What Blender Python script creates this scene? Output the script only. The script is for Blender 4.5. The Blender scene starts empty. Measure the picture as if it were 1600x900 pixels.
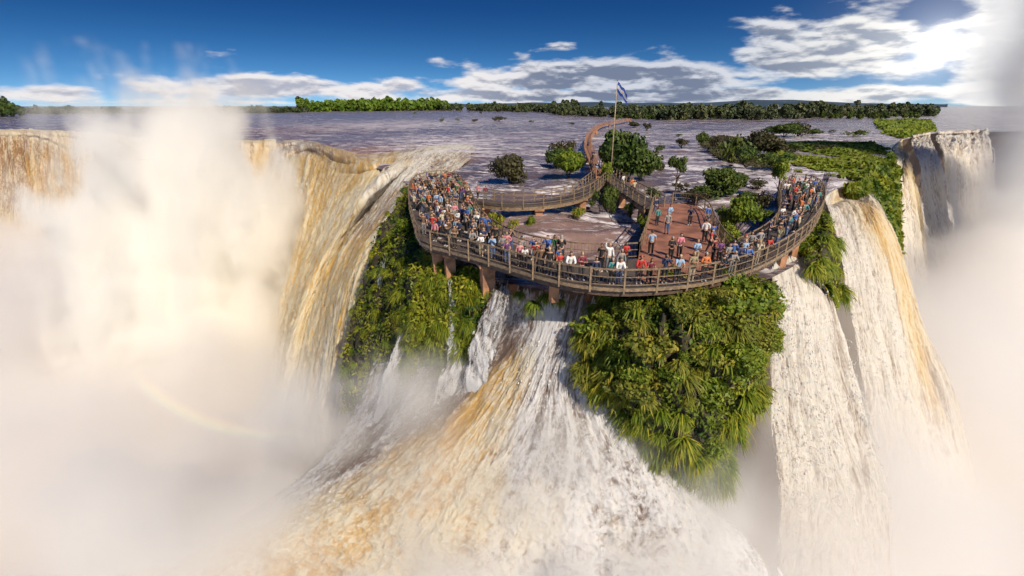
import bpy, bmesh, math, random
import numpy as np
from mathutils import Vector, Matrix
R = math.radians
random.seed(7); rng = np.random.default_rng(11)
SC = bpy.context.scene; COL = SC.collection
PARTS_ON = True
# ------------------------------------------------------------------ camera, sky, sun, exposure
CAMZ, F, PITCH = 9.5, 750.0, R(20.8)
cam = bpy.data.cameras.new('camera'); camo = bpy.data.objects.new('camera', cam); COL.objects.link(camo)
camo.location = (0, 0, CAMZ); camo.rotation_euler = (R(90) - PITCH, 0, 0)
cam.sensor_width = 36; cam.lens = 36 * F / 1600; cam.clip_end = 30000; cam.clip_start = 0.1
SC.camera = camo
SUN_AZ, SUN_EL = R(149), R(39)          # azimuth to the right of the view, elevation
SC.view_settings.view_transform = 'Standard'; SC.view_settings.look = 'None'
SC.view_settings.exposure = 0.16; SC.view_settings.gamma = 1.0; SC.view_settings.use_curve_mapping = False
cy = SC.cycles
cy.volume_bounces = 20; cy.max_bounces = 22; cy.diffuse_bounces = 2; cy.glossy_bounces = 2; cy.transmission_bounces = 2; cy.transparent_max_bounces = 16
cy.volume_step_rate = 1.5; cy.volume_max_steps = 200
cy.use_adaptive_sampling = True; cy.adaptive_threshold = 0.03
cy.use_denoising = True; cy.sample_clamp_indirect = 6.0

def node(t, ty, ins=None, **props):
    n = t.nodes.new(ty)
    for k, v in props.items(): setattr(n, k, v)
    for k, v in (ins or {}).items():
        if isinstance(v, bpy.types.NodeSocket): t.links.new(v, n.inputs[k])
        else: n.inputs[k].default_value = v
    return n
def M(t, op, a, b=None, c=None, clamp=False):
    ins = {0: a}
    if b is not None: ins[1] = b
    if c is not None: ins[2] = c
    return node(t, 'ShaderNodeMath', ins, operation=op, use_clamp=clamp).outputs[0]
def MR(t, v, a, b, c=0.0, d=1.0, smooth=True):
    return node(t, 'ShaderNodeMapRange', {0: v, 1: a, 2: b, 3: c, 4: d}, interpolation_type='SMOOTHSTEP' if smooth else 'LINEAR').outputs[0]
def MIX(t, f, a, b, mode='MIX'):
    n = node(t, 'ShaderNodeMix', None, data_type='RGBA', blend_type=mode)
    for i, v in ((0, f), (6, a), (7, b)):
        if isinstance(v, bpy.types.NodeSocket): t.links.new(v, n.inputs[i])
        else: n.inputs[i].default_value = v if i == 0 else (v[0], v[1], v[2], 1)
    return n.outputs[2]
def NOISE(t, vec, scale, detail=5, rough=0.55, dist=0.0, dim='3D'):
    return node(t, 'ShaderNodeTexNoise', {'Vector': vec, 'Scale': scale, 'Detail': detail, 'Roughness': rough, 'Distortion': dist}, noise_dimensions=dim).outputs['Fac']
def MAP(t, vec, s=(1, 1, 1), l=(0, 0, 0), r=(0, 0, 0)):
    return node(t, 'ShaderNodeMapping', {'Vector': vec, 'Scale': s, 'Location': l, 'Rotation': r}).outputs[0]
def XYZ(t, x=0.0, y=0.0, z=0.0):
    return node(t, 'ShaderNodeCombineXYZ', {0: x, 1: y, 2: z}).outputs[0]

W = bpy.data.worlds.new('World'); SC.world = W; W.use_nodes = True
def build_world():
    t = W.node_tree; t.nodes.clear()
    tc = node(t, 'ShaderNodeTexCoord').outputs['Generated']
    s = node(t, 'ShaderNodeSeparateXYZ', {0: tc}); x, y, z = s.outputs
    # a clean deep-blue sky: the sky texture looked up higher than the thin band above the horizon
    zz = M(t, 'ADD', M(t, 'MULTIPLY', M(t, 'MAXIMUM', z, 0.0), 3.2), 0.10)
    hi = node(t, 'ShaderNodeVectorMath', {0: XYZ(t, x, y, zz)}, operation='NORMALIZE').outputs[0]
    sky = node(t, 'ShaderNodeTexSky', {'Vector': hi}, sky_type='NISHITA', sun_disc=False, sun_elevation=SUN_EL, sun_rotation=SUN_AZ,
               altitude=300, air_density=1.0, dust_density=0.3, ozone_density=2.5).outputs[0]
    hs = node(t, 'ShaderNodeHueSaturation', {'Saturation': 1.35, 'Value': 0.85, 'Color': sky}).outputs[0]
    az = M(t, 'ARCTAN2', x, y); el = M(t, 'ARCSINE', z)
    azd = M(t, 'MULTIPLY', az, 57.2958); eld = M(t, 'MULTIPLY', el, 57.2958)
    # darker towards the zenith and to the left, paler low down
    top = MR(t, eld, 2.0, 11.0)
    hs = MIX(t, top, hs, MIX(t, 1.0, hs, (0.50, 0.60, 0.80), 'MULTIPLY'))
    v = XYZ(t, M(t, 'MULTIPLY', azd, 0.19), M(t, 'MULTIPLY', eld, 0.62), 3.7)
    vb = XYZ(t, M(t, 'MULTIPLY', azd, 0.19), M(t, 'ADD', M(t, 'MULTIPLY', eld, 0.62), 0.22), 3.7)
    def cl(vec): return NOISE(t, vec, 1.0, 8, 0.52, 0.15)
    n0 = cl(v); n1 = cl(vb)
    # cover: how much cloud there is at an azimuth/elevation
    def bump(c, w, e0, w0, amp):
        a = M(t, 'DIVIDE', M(t, 'SUBTRACT', azd, c), w); b = M(t, 'DIVIDE', M(t, 'SUBTRACT', eld, e0), w0)
        q = M(t, 'ADD', M(t, 'POWER', M(t, 'ABSOLUTE', a), 4.0), M(t, 'POWER', M(t, 'ABSOLUTE', b), 2.0))
        return M(t, 'MULTIPLY', M(t, 'POWER', 2.718, M(t, 'MULTIPLY', q, -1.0)), amp)
    cov = bump(-23, 15, 1.6, 1.35, 0.45)
    for args in ((-43, 6, 0.9, 0.9, 0.42), (-34, 30, 0.3, 0.5, 0.30), (10, 19, 2.9, 2.0, 0.57), (14, 32, 1.0, 1.0, 0.56), (30, 9, 4.8, 3.2, 0.54), (60, 18, 5, 5, 0.4), (50, 10.5, 6, 14, 0.85), (37, 5, 4.5, 4.0, 0.36), (4.5, 3, 5.8, .7, 0.36), (9.5, 2, 7.3, .6, 0.30)):
        cov = M(t, 'MAXIMUM', cov, bump(*args))
    cov = M(t, 'MULTIPLY', cov, MR(t, eld, -0.3, 0.3))
    d0 = M(t, 'ADD', n0, cov); d1 = M(t, 'ADD', n1, cov)
    mask = MR(t, d0, 0.69, 0.90)
    thick = MR(t, M(t, 'SUBTRACT', d0, M(t, 'MULTIPLY', M(t, 'SUBTRACT', d0, d1), 2.2)), 0.80, 1.12)
    grey = MIX(t, MR(t, azd, -12, 6), (3.6, 3.8, 4.6), (1.5, 1.85, 2.7))
    lit = MIX(t, MR(t, azd, -5, 12), (7.0, 6.8, 6.9), (5.2, 5.5, 6.2))
    sunside = MR(t, azd, 18, 36)
    lit = MIX(t, sunside, lit, (7.2, 7.1, 6.9)); grey = MIX(t, sunside, grey, (2.4, 2.8, 3.6))
    east = MR(t, azd, 38, 42)  # white cloud bank added behind the mist column to whiten it
    lit = MIX(t, east, lit, (8.0, 7.9, 7.8)); grey = MIX(t, east, grey, (6.9, 6.9, 7.0))
    cc = MIX(t, thick, lit, grey)
    col = MIX(t, mask, hs, cc)
    # the glow of the sun behind the cloud at the upper right
    ga = M(t, 'SUBTRACT', azd, 38.5); ge = M(t, 'SUBTRACT', eld, 4.6)
    gd = M(t, 'SQRT', M(t, 'ADD', M(t, 'MULTIPLY', ga, ga), M(t, 'MULTIPLY', ge, ge)))
    g1 = M(t, 'POWER', 2.718, M(t, 'MULTIPLY', gd, -0.36))
    g2 = M(t, 'POWER', 2.718, M(t, 'MULTIPLY', M(t, 'MULTIPLY', gd, gd), -0.9))
    col = MIX(t, 1.0, col, MIX(t, 1.0, (5, 4.8, 4.4), XYZ(t, g1, g1, g1), 'MULTIPLY'), 'ADD')
    col = MIX(t, 1.0, col, MIX(t, 1.0, (14, 13, 11), XYZ(t, g2, g2, g2), 'MULTIPLY'), 'ADD')
    bg = node(t, 'ShaderNodeBackground', {0: col, 1: 0.11})
    t.links.new(bg.outputs[0], node(t, 'ShaderNodeOutputWorld').inputs[0])
build_world()
sl = bpy.data.lights.new('sun', 'SUN'); so = bpy.data.objects.new('sun', sl); COL.objects.link(so)
sl.energy = 4.8; sl.angle = R(0.6); sl.color = (1.0, 0.875, 0.69)
sd = Vector((math.sin(SUN_AZ) * math.cos(SUN_EL), math.cos(SUN_AZ) * math.cos(SUN_EL), math.sin(SUN_EL)))
so.rotation_euler = (-sd).to_track_quat('-Z', 'Y').to_euler(); so.location = sd * 500

# ------------------------------------------------------------------ helpers
FW = Vector((0, math.cos(PITCH), -math.sin(PITCH))); UP = Vector((0, math.sin(PITCH), math.cos(PITCH)))
def ray(px, py): return Vector((1, 0, 0)) * ((px - 800) / F) + UP * ((450 - py) / F) + FW
def atz(px, py, z=0.0):
    d = ray(px, py); k = (z - CAMZ) / d.z
    return Vector((0, 0, CAMZ)) + d * k
def aty(px, py, Y):
    d = ray(px, py); return Vector((0, 0, CAMZ)) + d * (Y / d.y)

def _hash(i, j, k):
    h = (i * 374761393 + j * 668265263 + k * 2147483647 * 3 + 1013904223).astype(np.int64) & 0xffffffff
    h = ((h ^ (h >> 13)) * 1274126177) & 0xffffffff
    h = ((h ^ (h >> 16)) * 2246822519) & 0xffffffff
    return ((h ^ (h >> 15)) & 0xffffff) / 16777215.0
def vnoise(x, y, z=None):
    x = np.asarray(x, float); y = np.asarray(y, float); z = np.zeros_like(x) if z is None else np.asarray(z, float) + 0 * x
    xi, yi, zi = np.floor(x).astype(np.int64), np.floor(y).astype(np.int64), np.floor(z).astype(np.int64)
    fx, fy, fz = x - xi, y - yi, z - zi
    fx, fy, fz = [f * f * (3 - 2 * f) for f in (fx, fy, fz)]
    o = 0
    for a in (0, 1):
        for b in (0, 1):
            for c in (0, 1):
                o = o + _hash(xi + a, yi + b, zi + c) * (fx if a else 1 - fx) * (fy if b else 1 - fy) * (fz if c else 1 - fz)
    return o * 2 - 1
def fbm(x, y, z=None, o=5, g=0.5):
    s, a, f = 0, 1.0, 1.0
    z = 0.0 if z is None else z
    for k in range(o):
        s = s + a * vnoise(x * f + 17.3 * k, y * f - 9.1 * k, (z * f + 3.7 * k) * np.ones_like(x)); a *= g; f *= 2.03
    return s

def mesh_np(name, V, Fq, uv=None, cols=None, smooth=True):
    """V n x 3, Fq m x 3 or m x 4; uv per vertex; cols dict of per-vertex rgba"""
    me = bpy.data.meshes.new(name); V = np.asarray(V, np.float32); Fq = np.asarray(Fq, np.int32)
    k = Fq.shape[1]
    me.vertices.add(len(V)); me.vertices.foreach_set('co', V.ravel())
    me.loops.add(Fq.size); me.loops.foreach_set('vertex_index', Fq.ravel())
    me.polygons.add(len(Fq)); me.polygons.foreach_set('loop_start', np.arange(0, Fq.size, k, dtype=np.int32))
    me.polygons.foreach_set('use_smooth', np.full(len(Fq), smooth))
    me.update(calc_edges=True)
    if uv is not None:
        l = me.uv_layers.new(name='flow'); l.data.foreach_set('uv', np.asarray(uv, np.float32)[Fq.ravel()].ravel())
    for n, c in (cols or {}).items():
        a = me.attributes.new(n, 'FLOAT_COLOR', 'POINT'); a.data.foreach_set('color', np.asarray(c, np.float32).ravel())
    return me
def grid_faces(nu, nv, flip=False):
    i, j = np.meshgrid(np.arange(nu - 1), np.arange(nv - 1), indexing='ij')
    a = i * nv + j; q = np.stack([a, a + nv, a + nv + 1, a + 1], -1).reshape(-1, 4)
    return q[:, ::-1] if flip else q
def link(name, me, mat=None, parent=None):
    o = bpy.data.objects.new(name, me); COL.objects.link(o)
    if mat is not None and not me.materials: me.materials.append(mat)
    if parent: o.parent = parent
    return o
def tag(o, label=None, cat=None, group=None, kind=None):
    if label: o['label'] = label
    if cat: o['category'] = cat
    if group: o['group'] = group
    if kind: o['kind'] = kind
    return o
def empty(name, loc=(0, 0, 0), rz=0.0):
    e = bpy.data.objects.new(name, None); COL.objects.link(e); e.location = loc; e.rotation_euler = (0, 0, rz); e.empty_display_size = .3
    return e
def copy_tree(o, parent=None):
    c = o.copy(); COL.objects.link(c); c.parent = parent
    for ch in list(KIDS.get(o.name, [])):
        d = copy_tree(ch, c); KIDS.setdefault(c.name, []).append(d)
    return c
KIDS = {}
def kid(par, o): KIDS.setdefault(par.name, []).append(o); o.parent = par; return o

def crspline(P, n, closed=False):
    """Catmull-Rom through rows of P (k x d), n samples evenly spaced by index"""
    P = np.asarray(P, float); k = len(P)
    if k == 2: P = np.array([P[0], (P[0] + P[1]) / 2, P[1]]); k = 3
    t = np.linspace(0, k - 1, n); i = np.minimum(t.astype(int), k - 2); f = (t - i)[:, None]
    g = lambda j: P[np.clip(j, 0, k - 1)]
    p0, p1, p2, p3 = g(i - 1), g(i), g(i + 1), g(i + 2)
    p0 = np.where((i - 1 < 0)[:, None], 2 * p1 - p2, p0); p3 = np.where((i + 2 > k - 1)[:, None], 2 * p2 - p1, p3)
    return 0.5 * ((2 * p1) + (-p0 + p2) * f + (2 * p0 - 5 * p1 + 4 * p2 - p3) * f ** 2 + (-p0 + 3 * p1 - 3 * p2 + p3) * f ** 3)
def normals_of(G):
    du = np.gradient(G, axis=0); dv = np.gradient(G, axis=1); n = np.cross(du, dv)
    n /= np.linalg.norm(n, axis=2, keepdims=True) + 1e-9
    c = np.array([0, 0, CAMZ]) - G; s = np.sign((n * c).sum(2, keepdims=True).mean()); return n * (s if s else 1)

class MB:
    """collects boxes, bars and tubes into one mesh"""
    def __init__(s): s.v = []; s.f = []
    def add(s, V, Fc):
        o = len(s.v); s.v += [tuple(p) for p in V]; s.f += [tuple(i + o for i in f) for f in Fc]
    def box(s, c, d, rz=0, M4=None):
        V = [Vector(((i & 1) - .5, ((i >> 1) & 1) - .5, ((i >> 2) & 1) - .5)) for i in range(8)]
        Rm = Matrix.Rotation(rz, 3, 'Z')
        V = [Rm @ Vector((p.x * d[0], p.y * d[1], p.z * d[2])) + Vector(c) for p in V]
        s.add(V, [(0, 2, 3, 1), (4, 5, 7, 6), (0, 1, 5, 4), (2, 6, 7, 3), (0, 4, 6, 2), (1, 3, 7, 5)])
    def bar(s, a, b, w, h=None):
        h = h or w; a, b = Vector(a), Vector(b); d = (b - a); 
        if d.length < 1e-5: return
        d.normalize(); x = d.cross(Vector((0, 0, 1)))
        if x.length < 1e-3: x = Vector((1, 0, 0))
        x.normalize(); y = x.cross(d)
        V = [p + x * (i * w / 2) + y * (j * h / 2) for p in (a, b) for i, j in ((-1, -1), (1, -1), (1, 1), (-1, 1))]
        s.add(V, [(0, 1, 2, 3), (7, 6, 5, 4), (0, 4, 5, 1), (1, 5, 6, 2), (2, 6, 7, 3), (3, 7, 4, 0)])
    def tube(s, pts, rad, n=8, cap=True):
        pts = [Vector(p) for p in pts]; rad = rad if isinstance(rad, (list, tuple)) else [rad] * len(pts)
        V = []; 
        for i, p in enumerate(pts):
            d = (pts[min(i + 1, len(pts) - 1)] - pts[max(i - 1, 0)]).normalized(); x = d.cross(Vector((0.3, 0.2, 1)) if abs(d.z) < .9 else Vector((1, 0, 0))).normalized(); y = x.cross(d)
            V += [p + (x * math.cos(2 * math.pi * k / n) + y * math.sin(2 * math.pi * k / n)) * rad[i] for k in range(n)]
        Fc = [(i * n + k, i * n + (k + 1) % n, (i + 1) * n + (k + 1) % n, (i + 1) * n + k) for i in range(len(pts) - 1) for k in range(n)]
        if cap: Fc += [tuple(range(n))[::-1], tuple((len(pts) - 1) * n + k for k in range(n))]
        s.add(V, Fc)
    def mesh(s, name):
        me = bpy.data.meshes.new(name); me.from_pydata(s.v, [], s.f); me.update(); return me
    def build(s, name, mat, parent=None, smooth=False, bevel=0.0):
        me = s.mesh(name)
        if smooth: me.polygons.foreach_set('use_smooth', [True] * len(me.polygons))
        o = link(name, me, mat)
        if bevel:
            b = o.modifiers.new('bevel', 'BEVEL'); b.width = bevel; b.segments = 2
        if parent: kid(parent, o)
        return o

# ------------------------------------------------------------------ materials
def new_mat(name):
    m = bpy.data.materials.new(name); m.use_nodes = True; t = m.node_tree; t.nodes.clear()
    return m, t, node(t, 'ShaderNodeOutputMaterial')
def simple(name, col, rough=0.7, nscale=3.0, namp=0.35, bump=0.3, col2=None, metal=0.0):
    m, t, out = new_mat(name)
    oc = node(t, 'ShaderNodeTexCoord').outputs['Object']
    n = NOISE(t, oc, nscale, 6, 0.6)
    c = MIX(t, MR(t, n, 0.3, 0.7), [k * (1 - namp) for k in col], col2 or [min(1, k * (1 + namp)) for k in col])
    b = node(t, 'ShaderNodeBump', {'Strength': bump, 'Distance': 0.03, 'Height': NOISE(t, oc, nscale * 6, 4)}).outputs[0]
    p = node(t, 'ShaderNodeBsdfPrincipled', {'Base Color': c, 'Roughness': rough, 'Metallic': metal, 'Normal': b})
    t.links.new(p.outputs[0], out.inputs[0]); return m
def falls_mat(name, deep, amber, foam, streak=(1.1, 0.09), fine=(5.0, 0.42), edge=True, warp=(3.0, 5.0, 0.0)):
    m, t, out = new_mat(name)
    uv = node(t, 'ShaderNodeUVMap', uv_map='flow').outputs[0]
    VM = lambda op, a, b: node(t, 'ShaderNodeVectorMath', {0: a, 1: b}, operation=op).outputs[0]
    wpn = node(t, 'ShaderNodeTexNoise', {'Vector': MAP(t, uv, (0.30, 0.11, 1)), 'Scale': 1.0, 'Detail': 4.0, 'Roughness': 0.6}).outputs['Color']
    uv = VM('ADD', uv, VM('MULTIPLY', VM('SUBTRACT', wpn, (0.5, 0.5, 0.5)), warp))
    at = node(t, 'ShaderNodeAttribute', attribute_name='wt'); sp = node(t, 'ShaderNodeSeparateColor', {0: at.outputs['Color']})
    och, fo, ed = sp.outputs; aer = at.outputs['Alpha']
    pos = node(t, 'ShaderNodeNewGeometry').outputs['Position']
    s1 = NOISE(t, MAP(t, uv, (streak[0], streak[1], 1)), 1.0, 7, 0.62, 0.6)
    s2 = NOISE(t, MAP(t, uv, (fine[0], fine[1], 1)), 1.0, 6, 0.68, 0.9)
    s3 = NOISE(t, pos, 1.1, 10, 0.66, 1.8); s6 = NOISE(t, pos, 0.35, 5, 0.55, 1.2)
    st_ = M(t, 'SUBTRACT', 1.0, M(t, 'MULTIPLY', aer, 0.62)); s7 = NOISE(t, pos, 3.4, 7, 0.7, 1.0)
    s5 = NOISE(t, MAP(t, uv, (fine[0] * 3.2, fine[1] * 2.4, 1)), 1.0, 5, 0.7, 1.2)
    big = NOISE(t, MAP(t, uv, (0.16, 0.035, 1), (5, 3, 0)), 1.0, 4, 0.5, 0.4)
    c5 = lambda q, k: M(t, 'MULTIPLY', M(t, 'SUBTRACT', q, 0.5), k)
    lc = NOISE(t, MAP(t, uv, (fine[0] * 0.42, fine[1] * 0.7, 1), (7, 1, 3)), 1.0, 5, 0.6, 0.8)
    lace = M(t, 'POWER', M(t, 'SUBTRACT', 1.0, M(t, 'ABSOLUTE', c5(lc, 5.0)), None, True), 2.0)
    a = M(t, 'ADD', M(t, 'MULTIPLY', M(t, 'ADD', c5(s1, 2.2), c5(s2, 1.3)), st_), M(t, 'ADD', M(t, 'MULTIPLY', c5(s3, 1.3), M(t, 'ADD', 1.0, aer)), M(t, 'MULTIPLY', c5(s5, 0.9), st_)))
    a = M(t, 'ADD', a, M(t, 'MULTIPLY', M(t, 'ADD', c5(s6, 1.0), c5(s7, 1.3)), aer))
    a = M(t, 'ADD', a, M(t, 'MULTIPLY', M(t, 'SUBTRACT', lace, 0.35), M(t, 'MULTIPLY', st_, 0.55)))
    f = M(t, 'ADD', fo, a); ff = MR(t, f, 0.0, 1.0)
    oa = M(t, 'ADD', och, M(t, 'MULTIPLY', M(t, 'SUBTRACT', big, 0.5), 1.5))
    oa = M(t, 'ADD', oa, M(t, 'MULTIPLY', M(t, 'SUBTRACT', s1, 0.5), 0.8)); oo = MR(t, oa, 0.2, 0.85)
    wat = MIX(t, oo, deep, amber)
    fm = MIX(t, M(t, 'MULTIPLY', oo, 0.8), foam, [0.85 * foam[0] + .12 * amber[0], 0.8 * foam[1] + .1 * amber[1], 0.62 * foam[2]])
    c = MIX(t, ff, wat, fm)
    h = M(t, 'ADD', M(t, 'MULTIPLY', s2, M(t, 'MULTIPLY', st_, 0.7)), M(t, 'ADD', M(t, 'MULTIPLY', s5, M(t, 'MULTIPLY', st_, 0.35)), M(t, 'ADD', M(t, 'MULTIPLY', s3, 0.35), M(t, 'MULTIPLY', s7, M(t, 'MULTIPLY', aer, 0.4)))))
    b = node(t, 'ShaderNodeBump', {'Strength': 0.4, 'Distance': 0.08, 'Height': h}).outputs[0]
    ro = M(t, 'ADD', M(t, 'MULTIPLY', ff, 0.5), 0.28)
    p = node(t, 'ShaderNodeBsdfPrincipled', {'Base Color': c, 'Roughness': ro, 'Normal': b, 'Specular IOR Level': 0.25, 'Subsurface Weight': 0.75, 'Subsurface Radius': (0.5, 0.42, 0.34), 'Subsurface Scale': 0.7})
    tr = node(t, 'ShaderNodeBsdfTranslucent', {'Color': c, 'Normal': b})
    mx = node(t, 'ShaderNodeMixShader', {0: 0.32, 1: p.outputs[0], 2: tr.outputs[0]})
    sh = mx.outputs[0]
    if edge:
        al = MR(t, M(t, 'ADD', ed, M(t, 'MULTIPLY', M(t, 'ADD', M(t, 'SUBTRACT', s2, 0.5), M(t, 'SUBTRACT', s1, 0.5)), 1.6)), 0.28, 0.5)
        tp = node(t, 'ShaderNodeBsdfTransparent')
        sh = node(t, 'ShaderNodeMixShader', {0: al, 1: tp.outputs[0], 2: sh}).outputs[0]
    t.links.new(sh, out.inputs[0]); return m
def foliage_mat(name, dark, light, yellow, hue=0.0, transl=0.3):
    m, t, out = new_mat(name)
    at = node(t, 'ShaderNodeAttribute', attribute_name='var'); sp = node(t, 'ShaderNodeSeparateColor', {0: at.outputs['Color']})
    oi = node(t, 'ShaderNodeObjectInfo').outputs['Random']
    c = MIX(t, sp.outputs[0], dark, light)
    c = MIX(t, M(t, 'MULTIPLY', sp.outputs[1], M(t, 'ADD', 0.45, M(t, 'MULTIPLY', oi, 0.7))), c, yellow)
    p = node(t, 'ShaderNodeBsdfPrincipled', {'Base Color': c, 'Roughness': 0.55, 'Specular IOR Level': 0.3})
    tr = node(t, 'ShaderNodeBsdfTranslucent', {'Color': c})
    mx = node(t, 'ShaderNodeMixShader', {0: transl, 1: p.outputs[0], 2: tr.outputs[0]})
    t.links.new(mx.outputs[0], out.inputs[0]); return m
MT = {}
MT['fall_l'] = falls_mat('ochre_falls', (0.32, 0.17, 0.07), (0.66, 0.34, 0.05), (0.76, 0.66, 0.50))
MT['fall_s'] = falls_mat('lightened_chute_water', (0.34, 0.22, 0.13), (0.66, 0.42, 0.13), (0.80, 0.77, 0.70), streak=(0.75, 0.055), fine=(3.4, 0.30), warp=(1.8, 4.0, 0))  # ochre water, its colours lightened to offset the shade of grazing sun
MT['fall_c'] = falls_mat('cascade_water', (0.22, 0.16, 0.13), (0.58, 0.37, 0.13), (0.72, 0.715, 0.73), streak=(0.62, 0.22), fine=(2.8, 1.5), warp=(3.2, 4.0, 0))
MT['fall_r'] = falls_mat('white_falls', (0.38, 0.29, 0.23), (0.66, 0.43, 0.16), (0.78, 0.74, 0.67), streak=(1.0, 0.04), fine=(4.4, 0.24), warp=(1.6, 3, 0))
MT['riv_w'] = falls_mat('rivulet_water', (0.14, 0.11, 0.085), (0.5, 0.4, 0.2), (0.68, 0.68, 0.70), streak=(2.2, 0.5), fine=(6, 2.6), warp=(1.2, 1.5, 0))
def river_mat():
    m, t, out = new_mat('river_water')
    pos = node(t, 'ShaderNodeNewGeometry').outputs['Position']
    at = node(t, 'ShaderNodeAttribute', attribute_name='wt'); sp = node(t, 'ShaderNodeSeparateColor', {0: at.outputs['Color']})
    och, fo, far = sp.outputs
    v = MAP(t, pos, (0.16, 0.42, 0.3), r=(0, 0, R(-12)))
    s1 = NOISE(t, v, 0.55, 8, 0.66, 1.2); s2 = NOISE(t, v, 3.0, 8, 0.7, 0.8)
    v2 = MAP(t, pos, (0.012, 0.05, 0.3), r=(0, 0, R(-6))); s4 = NOISE(t, v2, 1.0, 6, 0.6, 0.6)
    a = M(t, 'ADD', M(t, 'MULTIPLY', M(t, 'SUBTRACT', s1, 0.5), 3.6), M(t, 'MULTIPLY', M(t, 'SUBTRACT', s2, 0.5), 2.8))
    f = MR(t, M(t, 'ADD', fo, a), 0.25, 1.05)
    wat = MIX(t, MR(t, s4, 0.35, 0.65), (0.105, 0.080, 0.090), (0.235, 0.18, 0.195))
    wat = MIX(t, och, wat, (0.33, 0.16, 0.06))
    c = MIX(t, f, wat, (0.74, 0.70, 0.74))
    b = node(t, 'ShaderNodeBump', {'Strength': 0.8, 'Distance': 0.35, 'Height': M(t, 'ADD', s1, M(t, 'MULTIPLY', s2, 0.5))}).outputs[0]
    p = node(t, 'ShaderNodeBsdfPrincipled', {'Base Color': c, 'Roughness': M(t, 'ADD', M(t, 'MULTIPLY', f, 0.4), 0.22), 'Normal': b, 'Specular IOR Level': 0.5})
    t.links.new(p.outputs[0], out.inputs[0]); return m
MT['river'] = river_mat()
MT['foam'] = simple('torn_foam', (0.74, 0.71, 0.68), 0.7, 1.0, 0.12, 0.0)
MT['rock'] = simple('wet_rock', (0.075, 0.048, 0.035), 0.6, 0.8, 0.5, 0.8)
MT['soil'] = simple('dark_soil', (0.045, 0.035, 0.02), 0.85, 1.2, 0.5, 0.8)
MT['gorge'] = simple('gorge_water', (0.45, 0.42, 0.42), 0.6, 0.05, 0.2, 0.3)
MT['tuft'] = foliage_mat('grass_blades', (0.028, 0.070, 0.008), (0.15, 0.25, 0.016), (0.50, 0.42, 0.03))
MT['tuft2'] = foliage_mat('cane_leaves', (0.035, 0.065, 0.012), (0.20, 0.24, 0.03), (0.52, 0.42, 0.06))
MT['leaf'] = foliage_mat('tree_leaves', (0.025, 0.055, 0.012), (0.09, 0.16, 0.028), (0.19, 0.20, 0.04))
MT['leafb'] = foliage_mat('bright_leaves', (0.04, 0.09, 0.012), (0.20, 0.29, 0.025), (0.44, 0.42, 0.04))
MT['leafd'] = foliage_mat('dull_leaves', (0.035, 0.035, 0.018), (0.09, 0.085, 0.035), (0.12, 0.10, 0.04))
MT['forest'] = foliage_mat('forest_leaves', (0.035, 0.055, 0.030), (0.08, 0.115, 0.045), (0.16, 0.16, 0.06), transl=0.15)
MT['forestb'] = foliage_mat('bright_forest_leaves', (0.05, 0.10, 0.012), (0.14, 0.24, 0.02), (0.22, 0.27, 0.03), transl=0.15)  # brighter, greener leaf colours than the other forest
MT['bark'] = simple('bark', (0.10, 0.07, 0.05), 0.85, 4)
MT['plaza'] = simple('terracotta_paving', (0.30, 0.13, 0.08), 0.6, 0.7, 0.38, 0.5)
MT['deck'] = simple('deck_grating', (0.085, 0.065, 0.055), 0.75, 3, 0.3, 0.5)
MT['rail'] = simple('weathered_rail', (0.22, 0.155, 0.095), 0.6, 5, 0.35, 0.4)
MT['rust'] = simple('rust_rail', (0.36, 0.18, 0.10), 0.6, 5, 0.3, 0.4)
MT['beam'] = simple('stained_steel', (0.09, 0.055, 0.038), 0.65, 3, 0.4, 0.4)
MT['pier'] = simple('stained_concrete', (0.34, 0.17, 0.09), 0.8, 1.5, 0.4, 0.5)
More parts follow.
